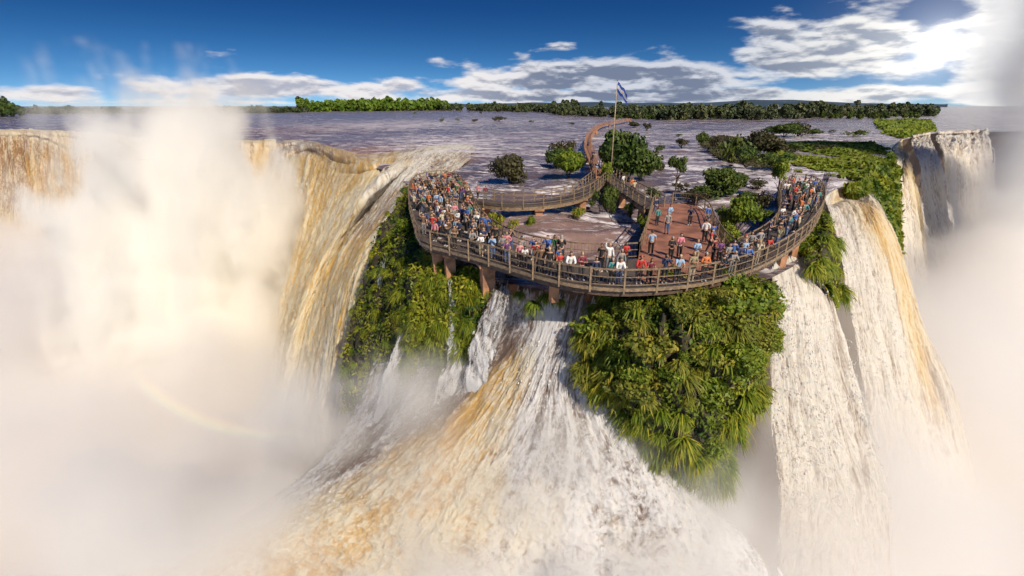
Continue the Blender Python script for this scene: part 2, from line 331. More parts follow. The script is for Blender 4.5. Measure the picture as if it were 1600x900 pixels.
# ------------------------------------------------------------------ water and rock
clot_r = (1.0, .055)
def sheet(name, streams, mat, nu, nv, amp=0.5, amp2=0.15, uvs=1.0, edge=0.06, lip=-1.8, seed=0, arch=0.0, top=0.03, ext=18, clots=0, fl_=(.07,), aer=None, low=True, rs_=6):
    """streams: lists of control points (px, py, Y or ('z', z), ochre, foam) running down the flow"""
    S = []
    for st in streams:
        rows = []; ysc = 1.0
        if low and isinstance(st[0][2], tuple) and abs(lip_row(st[0][0]) - st[0][1]) < 18 and st[0][1] < 300:
            ly = atz(st[0][0], lip_row(st[0][0]) + .4, -1.7).y - 4
            if st[1][2] > ly: ysc = ly / st[1][2]
        for q in st:
            p = atz(q[0], q[1], q[2][1]) if isinstance(q[2], tuple) else aty(q[0], q[1], q[2] * ysc)
            if low and not isinstance(q[2], tuple) and p.z > -2.0: p = atz(q[0], q[1], (-1.70 if q[1] < lip_row(q[0]) - 2 else -2.0 - .15 * len(rows)))
            rows.append([p.x, p.y, p.z, q[3], q[4]])
            if low and q is st[0] and isinstance(q[2], tuple) and abs(lip_row(q[0]) - q[1]) < 18 and q[1] < 300:
                p = atz(q[0], lip_row(q[0]) + (.35 if q[1] < 260 else .8), -1.66); rows.append([p.x, p.y, p.z, q[3], q[4]])
                p = p + Vector((p.x, p.y, 0)).normalized() * -2.2 + Vector((0, 0, -1.6)); rows.append([p.x, p.y, p.z, q[3], q[4]])
        if ext:
            a_, b_ = np.array(rows[-2][:3]), np.array(rows[-1][:3]); dr = (b_ - a_) / np.linalg.norm(b_ - a_); dr = dr * .6 + np.array([0, 0, -.4]); rows.append([*(b_ + dr * ext), *rows[-1][3:]])
        rows = crspline(rows, 60)
        d = np.r_[0, np.cumsum(np.linalg.norm(np.diff(rows[:, :3], axis=0), axis=1))]
        tt = np.linspace(0, d[-1], nv)
        S.append(np.stack([np.interp(tt, d, rows[:, k]) for k in range(5)], 1))
    S = np.stack(S)
    k = len(S); G = crspline(S.reshape(k, -1), nu).reshape(nu, nv, 5)
    P = G[..., :3]
    du = np.linalg.norm(np.diff(P, axis=0), axis=2); U = np.r_[np.zeros((1, nv)), np.cumsum(du, 0)].mean(1, keepdims=True) * np.ones((1, nv))
    dv = np.linalg.norm(np.diff(P, axis=1), axis=2); Vv = np.c_[np.zeros((nu, 1)), np.cumsum(dv, 1)]
    n = normals_of(P)
    vv = np.linspace(0, 1, nv)[None, :]; uu = np.linspace(0, 1, nu)[:, None]
    ramp = np.clip(vv * rs_, 0.0, 1) if top > 0 else np.clip(vv * 6, .15, 1)
    d1 = fbm(U * 0.33 + seed, Vv * 0.05 + seed, o=5, g=0.55) ; d2 = fbm(U * 1.3 + seed, Vv * 0.42, P[..., 2] * 0.1, o=4, g=0.6)
    d3 = 1 - np.abs(fbm(U * 0.6 + 3 * seed, Vv * 0.12, o=3)) 
    wu = U + 1.3 * fbm(U * .35 + 9, Vv * .13, o=3); wv = Vv + 2.2 * fbm(U * .3, Vv * .12 + 5, o=3)
    d1 = fbm(wu * 0.34 + seed, wv * fl_[0] + seed, o=5, g=0.5); d2 = 1 - 1.6 * np.abs(fbm(wu * 1.0 + seed, wv * 0.45, P[..., 2] * 0.1, o=4, g=0.6))
    ar = np.clip((vv - aer[0]) / (aer[1] - aer[0]), 0, 1) + 0 * U if aer else 0 * U
    if aer:
        q1 = 1 - 1.9 * np.abs(fbm(P[..., 0] * .55 + .5 * d1, P[..., 1] * .55, P[..., 2] * .55, o=5, g=.55)); d1 = d1 * (1 - .75 * ar) + q1 * ar; d2 = d2 * (1 - ar) + ar * (1 - 1.8 * np.abs(fbm(P[..., 0] * 1.2 + d1, P[..., 1] * .9, P[..., 2] * .8, o=4, g=.6)))
    d4 = fbm(U * 3.1 - seed, Vv * 1.3, o=3, g=0.6)
    if aer: d4 = d4 * (1 - ar) + ar * fbm(P[..., 0] * 4.2, P[..., 1] * 4.2, P[..., 2] * 4.2, o=3, g=.6)
    P = P + n * ((amp * (0.55 * d1 + 0.3 * d3 + (.12 if low else 0)) + amp2 * (d2 + (.45 if aer or not low else .2) * d4)) * ramp)[..., None] + n * (arch * np.sin(np.pi * uu) * ramp)[..., None]
    och = np.clip(G[..., 3], 0, 1); fo = np.clip(G[..., 4] + .28 * d1 + .16 * d2 + .1 * d4 - .08 - (.07 - .5 * fbm(U * .12 + 3, Vv * .07, o=3) * .6 if aer else 0), 0, 1.3)
    wid = U.max(); dist = np.minimum(U, U.max() - U); ed = np.clip(dist / (edge * wid + 1e-6), 0, 1) if edge > 0 else np.ones_like(U)
    ed = np.minimum(ed, np.clip((vv + 0 * ed) / max(top, 1e-6), 0, 1)) if top > 0 else ed
    ed = np.where(ed >= 1, 2.0, ed)
    me = mesh_np(name, P.reshape(-1, 3), grid_faces(nu, nv), np.stack([U, Vv], -1).reshape(-1, 2) * uvs,
                 {'wt': np.stack([och, fo, ed, ar], -1).reshape(-1, 4)})
    o = link(name, me, mat)
    if clots:      # torn lumps of foam thrown off the surface
        r = np.random.default_rng(seed); m_ = clots * 3; a = r.integers(2, nu - 2, m_); c_ = r.integers(int(nv * .08), nv - 2, m_)
        k_ = np.nonzero(r.uniform(0, 1, m_) < np.clip(fo[a, c_] * 1.3 - .45, 0, 1) ** 2)[0][:clots]; a, c_ = a[k_], c_[k_]; n_ = len(a)
        C = P[a, c_] + n[a, c_] * (np.abs(r.normal(0, .20, n_)) * clot_r[0])[:, None] + r.normal(0, .08, (n_, 3)); fl = P[a, np.minimum(c_ + 1, nv - 1)] - P[a, c_]; fl /= np.linalg.norm(fl, axis=1, keepdims=True) + 1e-9
        sx = np.cross(fl, n[a, c_]); sz = (r.uniform(.25, 1, n_) ** 2 * clot_r[1])[:, None]; el = r.uniform(1.2, 3.2, n_)[:, None]
        V6 = np.stack([C + fl * sz * el, C - fl * sz * el, C + sx * sz, C - sx * sz, C + n[a, c_] * sz, C - n[a, c_] * sz], 1).reshape(-1, 3)
        T = np.array([(0, 2, 4), (2, 1, 4), (1, 3, 4), (3, 0, 4), (2, 0, 5), (1, 2, 5), (3, 1, 5), (0, 3, 5)]); Fq = (np.arange(n_)[:, None, None] * 6 + T[None]).reshape(-1, 3)
        fo_ = link('foam', mesh_np('foam', V6, Fq), MT['foam'], o); fo_['kind'] = 'stuff'
    return o, P

Z = ('z', -1.8); Zl = ('z', -1.70)
# --- the river: one sheet from the lip to the horizon
LIP = [(-900, 200), (-300, 203), (0, 207), (100, 210), (170, 214), (230, 222), (330, 224), (430, 224), (480, 228), (520, 240), (560, 252), (600, 264), (640, 287), (650, 330), (668, 395), (700, 412), (740, 424), (780, 436),
       (850, 447), (950, 452), (1080, 450), (1150, 445), (1205, 430), (1240, 412), (1262, 385), (1276, 350), (1286, 318), (1300, 300), (1325, 291), (1350, 287), (1366, 272), (1382, 254), (1396, 234), (1410, 218), (1440, 210), (1475, 206), (1700, 203), (2500, 200)]
def lip_row(px): return np.interp(px, [a for a, b in LIP], [b for a, b in LIP])
def river():
    nu, nv = 1500, 330
    px = np.linspace(-900, 2500, nu)
    row0 = lip_row(px)
    P = np.zeros((nu, nv, 3)); s = np.linspace(0, 1, nv)
    for i in range(nu):
        a = atz(px[i], row0[i], -1.8); d = ray(px[i], row0[i]); L0 = math.hypot(a.x, a.y)
        L = L0 * (14000 / L0) ** (s ** 1.6)
        h = math.hypot(d.x, d.y); P[i, :, 0] = d.x / h * L; P[i, :, 1] = d.y / h * L
    X, Y = P[..., 0], P[..., 1]; D = np.hypot(X, Y)
    c, sn = math.cos(0.2), math.sin(0.2); xr, yr = X * c + Y * sn, -X * sn + Y * c
    nz = fbm(xr * 0.09, yr * 0.22, o=6, g=0.55)
    amp = np.clip(0.35 + 0.5 * np.exp(-((D - 60) / 60) ** 2), 0, 1) * np.exp(-D / 400)
    lipf = np.exp(-(D - D[:, :1]) / 2.5)
    P[..., 2] = -1.8 + nz * amp * (1 - lipf) - 0.25 * lipf
    foam = 0.16 + 0.0 * D
    def blob(px_, py_, rx, ry, v):
        q = atz(px_, py_, -1.8); return v * np.exp(-((X - q.x) / rx) ** 2 - ((Y - q.y) / ry) ** 2)
    foam = foam + blob(640, 300, 9, 14, .5) + blob(700, 235, 14, 22, .45) + blob(1340, 295, 14, 10, .55) + blob(600, 195, 60, 90, .34) + blob(690, 222, 26, 36, .35) + blob(1150, 265, 30, 30, .25) + blob(830, 235, 25, 50, .12) + blob(990, 350, 4, 7, .45)
    foam = foam + blob(1200, 215, 90, 60, .34) + blob(820, 190, 120, 130, .24) + blob(1290, 180, 260, 160, .42) + blob(1080, 260, 26, 40, .18) + blob(900, 350, 5, 6, .2)
    och = blob(610, 238, 22, 26, .55) + blob(450, 205, 40, 60, .5) + blob(890, 365, 8, 9, .34) + blob(1320, 300, 8, 8, .4) + blob(540, 238, 10, 12, .5) + blob(150, 195, 160, 70, .12)
    me = mesh_np('river', P.reshape(-1, 3), grid_faces(nu, nv, True), None, {'wt': np.stack([np.clip(och, 0, 1), np.clip(foam, 0, 1), D * 0, D * 0 + 1], -1).reshape(-1, 4)})
    tag(link('river', me, MT['river']), 'wide brown river streaked with foam running to the horizon', kind='structure')
    # the cliff that carries the lip, down to the gorge
    nz2 = 60; V = np.zeros((nu, nz2, 3)); zz = np.linspace(0, 1, nz2)
    for j in range(nz2):
        z = -2.1 - 74 * zz[j] ** 1.2
        back = 1.0 - 0.9 * 0
        L = D[:, 0]; k = (L + 3.5 + 16 * zz[j] + 0.5 * fbm(px * 0.05, px * 0 + zz[j] * 30, o=4)) / L
        V[:, j, 0] = X[:, 0] * k; V[:, j, 1] = Y[:, 0] * k; V[:, j, 2] = z
    me = mesh_np('gorge_cliff', V.reshape(-1, 3), grid_faces(nu, nz2, True))
    tag(link('cliff_terrain', me, MT['rock']), 'dark wet rock face of the gorge behind the falls', kind='structure')
river()
gp = MB(); gp.add([(-900, -300, -76), (900, -300, -76), (900, 700, -76), (-900, 700, -76)], [(0, 1, 2, 3)])
tag(gp.build('gorge_water', MT['gorge']), 'churning pool at the bottom of the gorge', kind='structure')

# --- falls and cascades
def falls():
    o, _ = sheet('ochre_curtain_fall', [
        [(-180, 198, Zl, .3, .75), (-180, 225, 233, .3, .5), (-175, 330, 226, .4, .5), (-170, 470, 215, .3, .8)],
        [(0, 202, Zl, .25, .75), (0, 222, 232, .3, .3), (0, 300, 222, .3, .5), (0, 470, 212, .3, .8)],
        [(60, 203, Zl, .2, .75), (62, 228, 222, .3, .4), (62, 310, 214, .5, .55), (60, 470, 206, .4, .8)],
        [(120, 206, Zl, .2, .75), (122, 236, 208, .5, .6), (124, 310, 202, .8, .45), (126, 470, 196, .5, .8)],
        [(180, 210, Zl, .3, .75), (186, 238, 194, .8, .7), (190, 310, 188, 1., .30), (196, 470, 182, .5, .8)],
        [(232, 217, Zl, .4, .75), (240, 248, 178, 1., .6), (250, 330, 172, .9, .35), (256, 480, 168, .5, .8)],
        [(330, 219, Zl, .5, .75), (338, 260, 164, .9, .6), (345, 340, 158, .8, .5), (350, 500, 154, .5, .8)],
        [(432, 219, Zl, .5, .75), (428, 262, 150, .9, .5), (424, 360, 140, .8, .5), (420, 520, 134, .5, .8)]],
        MT['fall_l'], 420, 220, 1.3, .3, edge=0.0, seed=3, top=.012)
    tag(o, 'broad ochre curtain of falling water far behind the spray column', 'waterfall')
    o, _ = sheet('churning_chute_fall', [
        [(425, 219, Zl, .4, .3), (418, 262, 146, .8, .5), (402, 350, 128, .7, .6), (385, 470, 110, .7, .8), (370, 640, 100, .5, .9)],
        [(480, 219, Zl, .3, .25), (474, 252, 136, .8, .4), (455, 340, 118, .9, .5), (425, 470, 104, .9, .6), (395, 640, 94, .5, .9)],
        [(525, 231, Zl, .6, .15), (520, 262, 122, 1., .35), (490, 350, 104, .9, .5), (450, 470, 92, .9, .55), (410, 660, 84, .5, .9)],
        [(575, 241, Zl, .8, .15), (566, 276, 106, 1., .4), (530, 350, 94, .6, .65), (480, 450, 84, .8, .55), (430, 660, 76, .5, .9)],
        [(640, 232, Zl, .4, .35), (616, 260, ('z', -1.5), .5, .5), (600, 276, ('z', -2.0), .5, .6), (588, 292, 80, .4, .6), (556, 350, 84, .5, .6), (506, 440, 76, .9, .4), (460, 640, 70, .6, .8)],
        [(690, 226, Zl, .2, .6), (640, 268, 80, .2, .75), (585, 340, 74, .35, .35), (530, 440, 68, .9, .4), (485, 640, 62, .6, .8)],
        [(735, 226, Zl, .1, .8), (670, 276, 72, .3, .25), (612, 335, 68, .3, .5), (552, 435, 62, .9, .35), (510, 640, 56, .6, .8)],
        [(744, 240, Zl, .3, .2), (680, 288, 64, .2, .45), (622, 345, 62, .4, .55), (572, 440, 57, .6, .6), (535, 640, 52, .6, .8)],
        [(700, 270, Zl, .2, .3), (665, 300, 60, .2, .8), (630, 345, 58, .2, .85), (590, 430, 54, .2, .9), (560, 560, 50, .5, .8), (545, 700, 47, .6, .8)]],
        MT['fall_s'], 460, 420, .75, .16, edge=0.0, seed=9, top=.012, rs_=2.5, clots=14000, fl_=(.1,))
    tag(o, 'steep churning chute pouring down left past the crowded platform', 'waterfall')
    o, PC = sheet('central_cascade', [
        [(600, 500, 41, .1, .5), (580, 560, 39, .1, .6), (545, 650, 36, 0.10, .8), (495, 720, 33, 0.20, .9), (390, 800, 30, 0.30, .9), (230, 885, 27, 0.30, .95), (40, 985, 25, 0.30, .95)],
        [(680, 480, 37, .1, 0.12), (642, 550, 36, .1, .6), (595, 640, 33.5, 0.10, .7), (535, 720, 31, 0.20, .7), (430, 800, 28, 0.50, .8), (270, 890, 25.5, 0.50, .9), (90, 990, 23, 0.50, .9)],
        [(740, 450, 34, .1, 0.12), (705, 540, 33, .3, .6), (655, 630, 31, 0.10, .5), (580, 710, 28.5, 0.20, .4), (470, 795, 26, 0.70, .7), (320, 865, 24, 0.80, .75), (140, 945, 22, 0.70, .85)],
        [(790, 440, 31.5, .1, 0.12), (775, 520, 31, .1, .5), (720, 610, 29.5, 0.20, .3), (640, 700, 27, 0.70, .2), (540, 785, 24.8, 0.82, .45), (410, 860, 23, 0.82, .6), (250, 960, 21, 0.80, .8)],
        [(830, 448, 30, .2, 0.02), (818, 520, 29.6, .1, .3), (775, 600, 28.5, 0.82, .1), (700, 695, 26, 0.82, .25), (610, 785, 24, 0.82, .45), (500, 870, 22.4, 0.82, .6), (370, 975, 20.5, 0.70, .8)],
        [(865, 452, 29.2, .1, 0.12), (848, 520, 28.8, .1, .75), (812, 600, 27.8, 0.60, .45), (755, 695, 25.6, 0.70, .5), (690, 790, 23.8, 0.80, .6), (610, 880, 22.2, 0.70, .7), (520, 990, 20.3, 0.50, .8)],
        [(895, 456, 28.8, .5, 0.02), (878, 520, 28.4, .1, .4), (850, 600, 27.5, 0.10, .5), (822, 695, 25.2, 0.30, .65), (780, 795, 23.4, 0.50, .7), (730, 885, 22, 0.40, .75), (680, 990, 20, 0.30, .8)],
        [(925, 458, 28.5, .1, 0.12), (906, 520, 28.1, .1, .7), (892, 600, 27.2, 0.10, .75), (905, 700, 25, 0.10, .6), (900, 800, 23.2, 0.30, .7), (880, 890, 21.8, 0.20, .75), (860, 990, 20, 0.20, .8)],
        [(960, 470, 28.4, .1, 0.12), (940, 540, 28, .1, .7), (945, 620, 27, 0.10, .85), (1000, 715, 25, 0.10, .7), (1040, 800, 23.4, 0.10, .75), (1060, 890, 22, 0.20, .85), (1070, 990, 20, 0.20, .9)],
        [(985, 480, 28.6, .1, 0.12), (970, 560, 28.4, .1, .7), (985, 640, 27.6, 0.10, .8), (1060, 745, 25.6, 0.10, .8), (1155, 825, 24, 0.10, .9), (1230, 900, 22.5, 0.10, .9), (1260, 990, 21, 0.10, .9)]],
        MT['fall_c'], 620, 560, .40, .12, edge=0.05, seed=21, clots=9000, fl_=(.18,), aer=(.1, .6))
    tag(o, 'foaming white and amber cascade spreading out below the curved front railing', 'waterfall')
    o, _ = sheet('white_curtain_fall', [
        [(1200, 415, 31.5, .1, .6), (1206, 480, 31, .1, .7), (1198, 560, 30.5, .1, .8), (1200, 650, 30, .1, .8), (1212, 800, 29, .1, .9)],
        [(1225, 400, 33, .1, .6), (1238, 470, 32, .1, .8), (1240, 560, 31, .1, .8), (1255, 660, 30.5, .1, .8), (1280, 810, 29.5, .1, .9)],
        [(1256, 395, 35, .1, .5), (1275, 470, 33.5, .2, .7), (1285, 560, 32, .2, .8), (1310, 670, 31, .2, .8), (1335, 820, 30, .1, .9)],
        [(1275, 400, 37, .1, .6), (1305, 480, 35, .3, .6), (1330, 570, 33, .3, .7), (1360, 680, 32, .2, .8), (1395, 830, 31, .1, .9)]],
        MT['fall_r'], 260, 300, .34, .07, edge=0.07, seed=33, clots=12000)
    tag(o, 'white curtain of water falling below the right end of the platform', 'waterfall')
    o, _ = sheet('amber_edged_fall', [
        [(1284, 306, Z, .2, .6), (1290, 330, 50, .3, .6), (1306, 400, 47, .2, .7), (1322, 500, 45, .2, .8), (1350, 640, 43, .1, .9), (1372, 800, 42, .1, .9)],
        [(1302, 296, Z, .4, .5), (1318, 325, 52, .6, .5), (1342, 400, 49, .4, .7), (1364, 500, 46, .2, .8), (1392, 640, 44, .1, .9), (1415, 800, 43, .1, .9)],
        [(1325, 290, Z, .6, .2), (1345, 325, 55, .9, .4), (1372, 400, 51, .6, .6), (1396, 500, 48, .2, .8), (1424, 640, 46, .2, .8), (1445, 800, 44, .1, .9)],
        [(1345, 288, Z, .5, .3), (1366, 330, 58, .8, .4), (1396, 400, 54, .9, .4), (1422, 500, 50, .7, .5), (1462, 620, 48, .4, .6), (1492, 780, 46, .2, .9)],
        [(1358, 288, Z, .3, .6), (1380, 335, 61, .5, .6), (1412, 410, 57, .5, .5), (1442, 510, 53, .4, .6), (1490, 610, 50, .3, .7), (1525, 760, 48, .2, .9)]],
        MT['fall_r'], 300, 400, .55, .08, edge=0.05, seed=41, clots=16000)
    tag(o, 'tall bowed fall with amber edge just right of the platform', 'waterfall')
    o, _ = sheet('distant_amber_fall', [
        [(1394, 229, Zl, .3, .4), (1398, 260, 112, .4, .7), (1398, 330, 108, .1, .8), (1406, 430, 104, .1, .9), (1420, 560, 100, .1, .9)],
        [(1404, 221, Zl, .8, .2), (1414, 260, 118, .8, .5), (1424, 330, 112, .4, .7), (1436, 430, 108, .2, .8), (1446, 560, 102, .1, .9)],
        [(1410, 216, Zl, .9, .2), (1424, 260, 122, 1., .3), (1438, 330, 116, 1., .3), (1452, 430, 110, .8, .5), (1462, 560, 104, .1, .9)]],
        MT['fall_r'], 100, 260, .9, .3, edge=0.12, seed=51)
    tag(o, 'narrow distant fall with an amber right side below the green cliff', 'waterfall')
    o, _ = sheet('distant_white_fall', [
        [(1424, 211, Zl, .1, .7), (1430, 250, 132, .1, .8), (1440, 330, 126, .1, .8), (1458, 430, 120, .1, .9)],
        [(1442, 207, Zl, .1, .6), (1450, 250, 140, .1, .6), (1462, 330, 134, .1, .7), (1486, 430, 126, .1, .9)],
        [(1456, 205, Zl, .1, .7), (1466, 250, 146, .1, .8), (1480, 320, 140, .1, .7), (1512, 430, 130, .1, .9)]],
        MT['fall_r'], 110, 200, .9, .3, edge=0.12, seed=57)
    tag(o, 'white braided fall farthest right beside the rising mist', 'waterfall')
    o, _ = sheet('misty_curtain_fall', [
        [(1460, 205, Zl, .1, .7), (1466, 240, 160, .1, .7), (1474, 330, 152, .1, .8), (1484, 430, 146, .1, .9)],
        [(1520, 203, Zl, .1, .5), (1526, 240, 172, .2, .6), (1534, 330, 165, .1, .8), (1545, 430, 158, .1, .9)],
        [(1545, 202, Zl, .1, .7), (1551, 240, 190, .1, .7), (1559, 330, 180, .1, .8), (1567, 430, 172, .1, .9)]],
        MT['fall_r'], 120, 160, 1.3, .3, edge=.12, seed=77, top=.012)
    tag(o, 'pale curtain of water half lost in the mist at the right edge', 'waterfall')
    for i, (pts, lab) in enumerate((
        ([[(1340, 290, Z, 0, .8), (1346, 310, 72, 0, .8), (1352, 370, 70, 0, .8)], [(1352, 272, Z, 0, .8), (1362, 300, 74, 0, .8), (1370, 360, 72, 0, .8)]], 'thin white fall slipping off the mossy cliff edge'),
        ([[(1366, 268, Z, 0, .8), (1370, 300, 78, 0, .8), (1374, 360, 76, 0, .8)], [(1374, 262, Z, 0, .8), (1382, 300, 80, 0, .8), (1388, 360, 78, 0, .8)]], 'second thin white fall against the dark mossy cliff'))):
        o, _ = sheet('thin_fall', pts, MT['riv_w'], 40, 90, .3, .1, edge=0.25, seed=60 + i); tag(o, lab, 'waterfall')
    return PC
PC = falls()
# ------------------------------------------------------------------ vegetation
def leafmesh(name, C, Nn, size, var, seed=0, aspect=1.7):
    """leaf cards: centres C, facing Nn, half-size size; var: n x 2 (light, yellow)"""
    r = np.random.default_rng(seed); n = len(C); C = np.asarray(C, float)
    Nn = Nn + r.normal(0, .55, (n, 3)); Nn /= np.linalg.norm(Nn, axis=1, keepdims=True) + 1e-9
    a = np.cross(Nn, r.normal(0, 1, (n, 3))); a /= np.linalg.norm(a, axis=1, keepdims=True) + 1e-9
    b = np.cross(Nn, a); s = (size * r.uniform(.6, 1.3, n))[:, None]
    V = np.stack([C - a * s * aspect, C + b * s, C + a * s * aspect, C - b * s], 1).reshape(-1, 3)
    Fq = np.arange(4 * n).reshape(n, 4)
    c = np.zeros((n, 4)); c[:, :2] = var; c[:, 3] = 1
    return mesh_np(name, V, Fq, None, {'var': np.repeat(np.clip(c, 0, 1), 4, 0)}, smooth=False)
def sphere_pts(n, r):
    p = r.normal(0, 1, (n, 3)); return p / np.linalg.norm(p, axis=1, keepdims=True)
def crown_cards(seed, clumps, per, spread=(1, 1, .75), cs=(.28, .45), hang=0.0):
    """a crown of unit radius: clumps of leaves spread through an uneven volume"""
    r = np.random.default_rng(seed); Cs, Ns, Vs = [], [], []
    for k in range(clumps):
        d = sphere_pts(1, r)[0]; q = d * r.uniform(.25, .82) * np.array(spread); q[2] = abs(q[2]) * .9 if r.random() < .7 else q[2]
        rad = r.uniform(*cs); n = int(per * (rad / .36) ** 2 * r.uniform(.6, 1.2))
        s = sphere_pts(n, r); rr = rad * r.uniform(.55, 1.08, n)[:, None]
        c = q + s * rr * np.array([1, 1, .72])
        lt = r.uniform(.1, .9); ye = r.uniform(0, 1) ** 2
        Cs.append(c); Ns.append(s + np.array([0, 0, .3])); Vs.append(np.stack([lt * .6 + r.uniform(0, .45, n), ye * .6 + r.uniform(-.1, .35, n)], 1))
    return np.concatenate(Cs), np.concatenate(Ns), np.concatenate(Vs)
def stems_mb(seed, n=7, h=1.0, r0=.035, spread=.5, single=False):
    r = random.Random(seed); mb = MB()
    if single:
        mb.tube([(0, 0, -.15), (.02, .01, .5 * h), (.05, -.02, h), (.02, .04, h * 1.5)], [r0 * 1.6, r0 * 1.25, r0, r0 * .5], 7)
    for i in range(n):
        a = r.uniform(0, 6.28); b = h * (r.uniform(.55, .95) if single else 0); s = r.uniform(.3, 1) * spread
        p0 = Vector((0, 0, b)); p2 = Vector((math.cos(a) * s, math.sin(a) * s, b + r.uniform(.35, .8) * (1 if not single else .7)))
        p1 = (p0 + p2) / 2 + Vector((r.uniform(-.08, .08), r.uniform(-.08, .08), r.uniform(-.02, .1)))
        mb.tube([p0, p1, p2], [r0 * .8, r0 * .5, r0 * .2], 5)
    return mb
BUSH = {}
def bush_proto(kind):
    """kinds: round (dense), loose, tree (single trunk), reed"""
    if kind in BUSH: return BUSH[kind]
    v = []
    for s in range(3):
        if kind == 'round': C, N_, Vv = crown_cards(100 + s, 26, 150); C[:, 2] += .62; sz = .050; st = stems_mb(s, 8, r0=.03)
        elif kind == 'loose': C, N_, Vv = crown_cards(200 + s, 20, 80, (1.05, 1, .6), (.18, .34)); C[:, 2] += .6; sz = .048; st = stems_mb(20 + s, 14, r0=.022, spread=.8)
        elif kind == 'tree': C, N_, Vv = crown_cards(300 + s, 15, 110, (1, 1, .6), (.24, .42)); C[:, 2] += 2.1; sz = .055; st = stems_mb(40 + s, 9, 1.4, .05, .7, True)
        else: C, N_, Vv = crown_cards(400 + s, 14, 70, (1, 1, .35), (.16, .3)); C[:, 2] += .35; sz = .045; st = stems_mb(60 + s, 10, r0=.015, spread=.7)
        v.append((leafmesh(kind + '_crown', C, N_, sz, Vv, s), st.mesh(kind + '_stems')))
    BUSH[kind] = v; return v
def bush(name, label, cat, px, py, w_px, h_px, kind, mat, group=None, z=-1.85, i=0, parts=('crown', 'trunk'), rot=None, Y=None):
    p = atz(px, py, z) if Y is None else aty(px, py, Y)
    d = (p - Vector((0, 0, CAMZ))).dot(FW); w = w_px * d / F; h = h_px * d / F
    cm, sm = bush_proto(kind)[i % 3]
    e = empty(name, p, random.uniform(0, 6.28) if rot is None else rot); tag(e, label, cat, group)
    top = {'round': 1.45, 'loose': 1.3, 'tree': 2.9, 'reed': .8}[kind]
    e.scale = (w / 2, w / 2, h / top)
    for m_, nm, mt in ((cm, parts[0], mat), (sm, parts[1], MT['bark'])):
        o = bpy.data.objects.new(nm, m_); COL.objects.link(o)
        if not m_.materials: m_.materials.append(mt)
        o.material_slots[0].link = 'OBJECT'; o.material_slots[0].material = mt
        kid(e, o)
    return e

# --- green bank below the crowded platform, and the grassy promontory: their ground
bank, PB = sheet('bank', [
    [(640, 292, Z, 0, 0), (622, 318, 54, 0, 0), (597, 360, 53, 0, 0), (580, 430, 50, 0, 0), (556, 500, 47, 0, 0), (540, 570, 44, 0, 0), (548, 640, 42, 0, 0)],
    [(648, 330, Z, 0, 0), (632, 350, 49, 0, 0), (617, 400, 46, 0, 0), (602, 470, 43, 0, 0), (592, 540, 41, 0, 0), (590, 640, 39, 0, 0)],
    [(666, 392, Z, 0, 0), (655, 430, 37, 0, 0), (645, 470, 36.5, 0, 0), (632, 530, 36, 0, 0), (622, 620, 36, 0, 0)],
    [(710, 414, Z, 0, 0), (705, 450, 33.6, 0, 0), (695, 490, 33.4, 0, 0), (680, 540, 33.4, 0, 0), (668, 620, 33.5, 0, 0)],
    [(765, 431, Z, 0, 0), (768, 460, 31, 0, 0), (762, 490, 31, 0, 0), (745, 530, 31.2, 0, 0), (735, 580, 31.5, 0, 0)]],
    MT['soil'], 120, 140, .9, .4, edge=0, top=0, ext=0, low=False, seed=71)
bank.name = 'bank_terrain'; tag(bank, 'steep dark bank carrying the grass below the left platform', kind='structure')
prom, PP = sheet('prom', [
    [(945, 447, 28.5, 0, 0), (930, 500, 27.6, 0, 0), (915, 560, 27.1, 0, 0), (918, 600, 27, 0, 0), (950, 640, 27.2, 0, 0), (990, 680, 27.2, 0, 0), (1030, 715, 27.2, 0, 0), (1065, 735, 27, 0, 0)],
    [(985, 447, 28.2, 0, 0), (975, 510, 26.3, 0, 0), (965, 570, 25.7, 0, 0), (975, 630, 25.6, 0, 0), (1015, 680, 25.8, 0, 0), (1075, 738, 26.5, 0, 0)],
    [(1060, 446, 28.2, 0, 0), (1065, 510, 25.4, 0, 0), (1065, 570, 24.7, 0, 0), (1065, 630, 24.8, 0, 0), (1080, 690, 25.4, 0, 0), (1095, 740, 26.3, 0, 0)],
    [(1128, 442, 28.4, 0, 0), (1132, 510, 26.3, 0, 0), (1132, 570, 25.7, 0, 0), (1126, 630, 25.8, 0, 0), (1112, 690, 26.1, 0, 0), (1110, 735, 26.5, 0, 0)],
    [(1174, 432, 30, 0, 0), (1174, 480, 29, 0, 0), (1168, 530, 28.4, 0, 0), (1160, 590, 28, 0, 0), (1142, 650, 27.6, 0, 0), (1106, 715, 27, 0, 0)]],
    MT['soil'], 120, 140, 1.5, .5, edge=0, top=0, ext=0, low=False, seed=81)
prom.name = 'promontory_terrain'; tag(prom, 'dark overhanging knob of earth under the curved walkway', kind='structure')
flank, PF = sheet('flank', [
    [(1262, 388, Z, 0, 0), (1262, 420, 35, 0, 0), (1272, 445, 35, 0, 0), (1298, 480, 35.5, 0, 0)],
    [(1276, 350, Z, 0, 0), (1284, 380, 38.5, 0, 0), (1294, 420, 38, 0, 0), (1303, 470, 37, 0, 0)],
    [(1284, 328, Z, 0, 0), (1296, 355, 42, 0, 0), (1304, 395, 41, 0, 0), (1308, 440, 40, 0, 0)]], MT['soil'], 50, 60, .3, .2, edge=0, top=0, ext=0, low=False, seed=91)
flank.name = 'flank_terrain'; tag(flank, 'narrow earth flank beside the tall right fall', kind='structure')

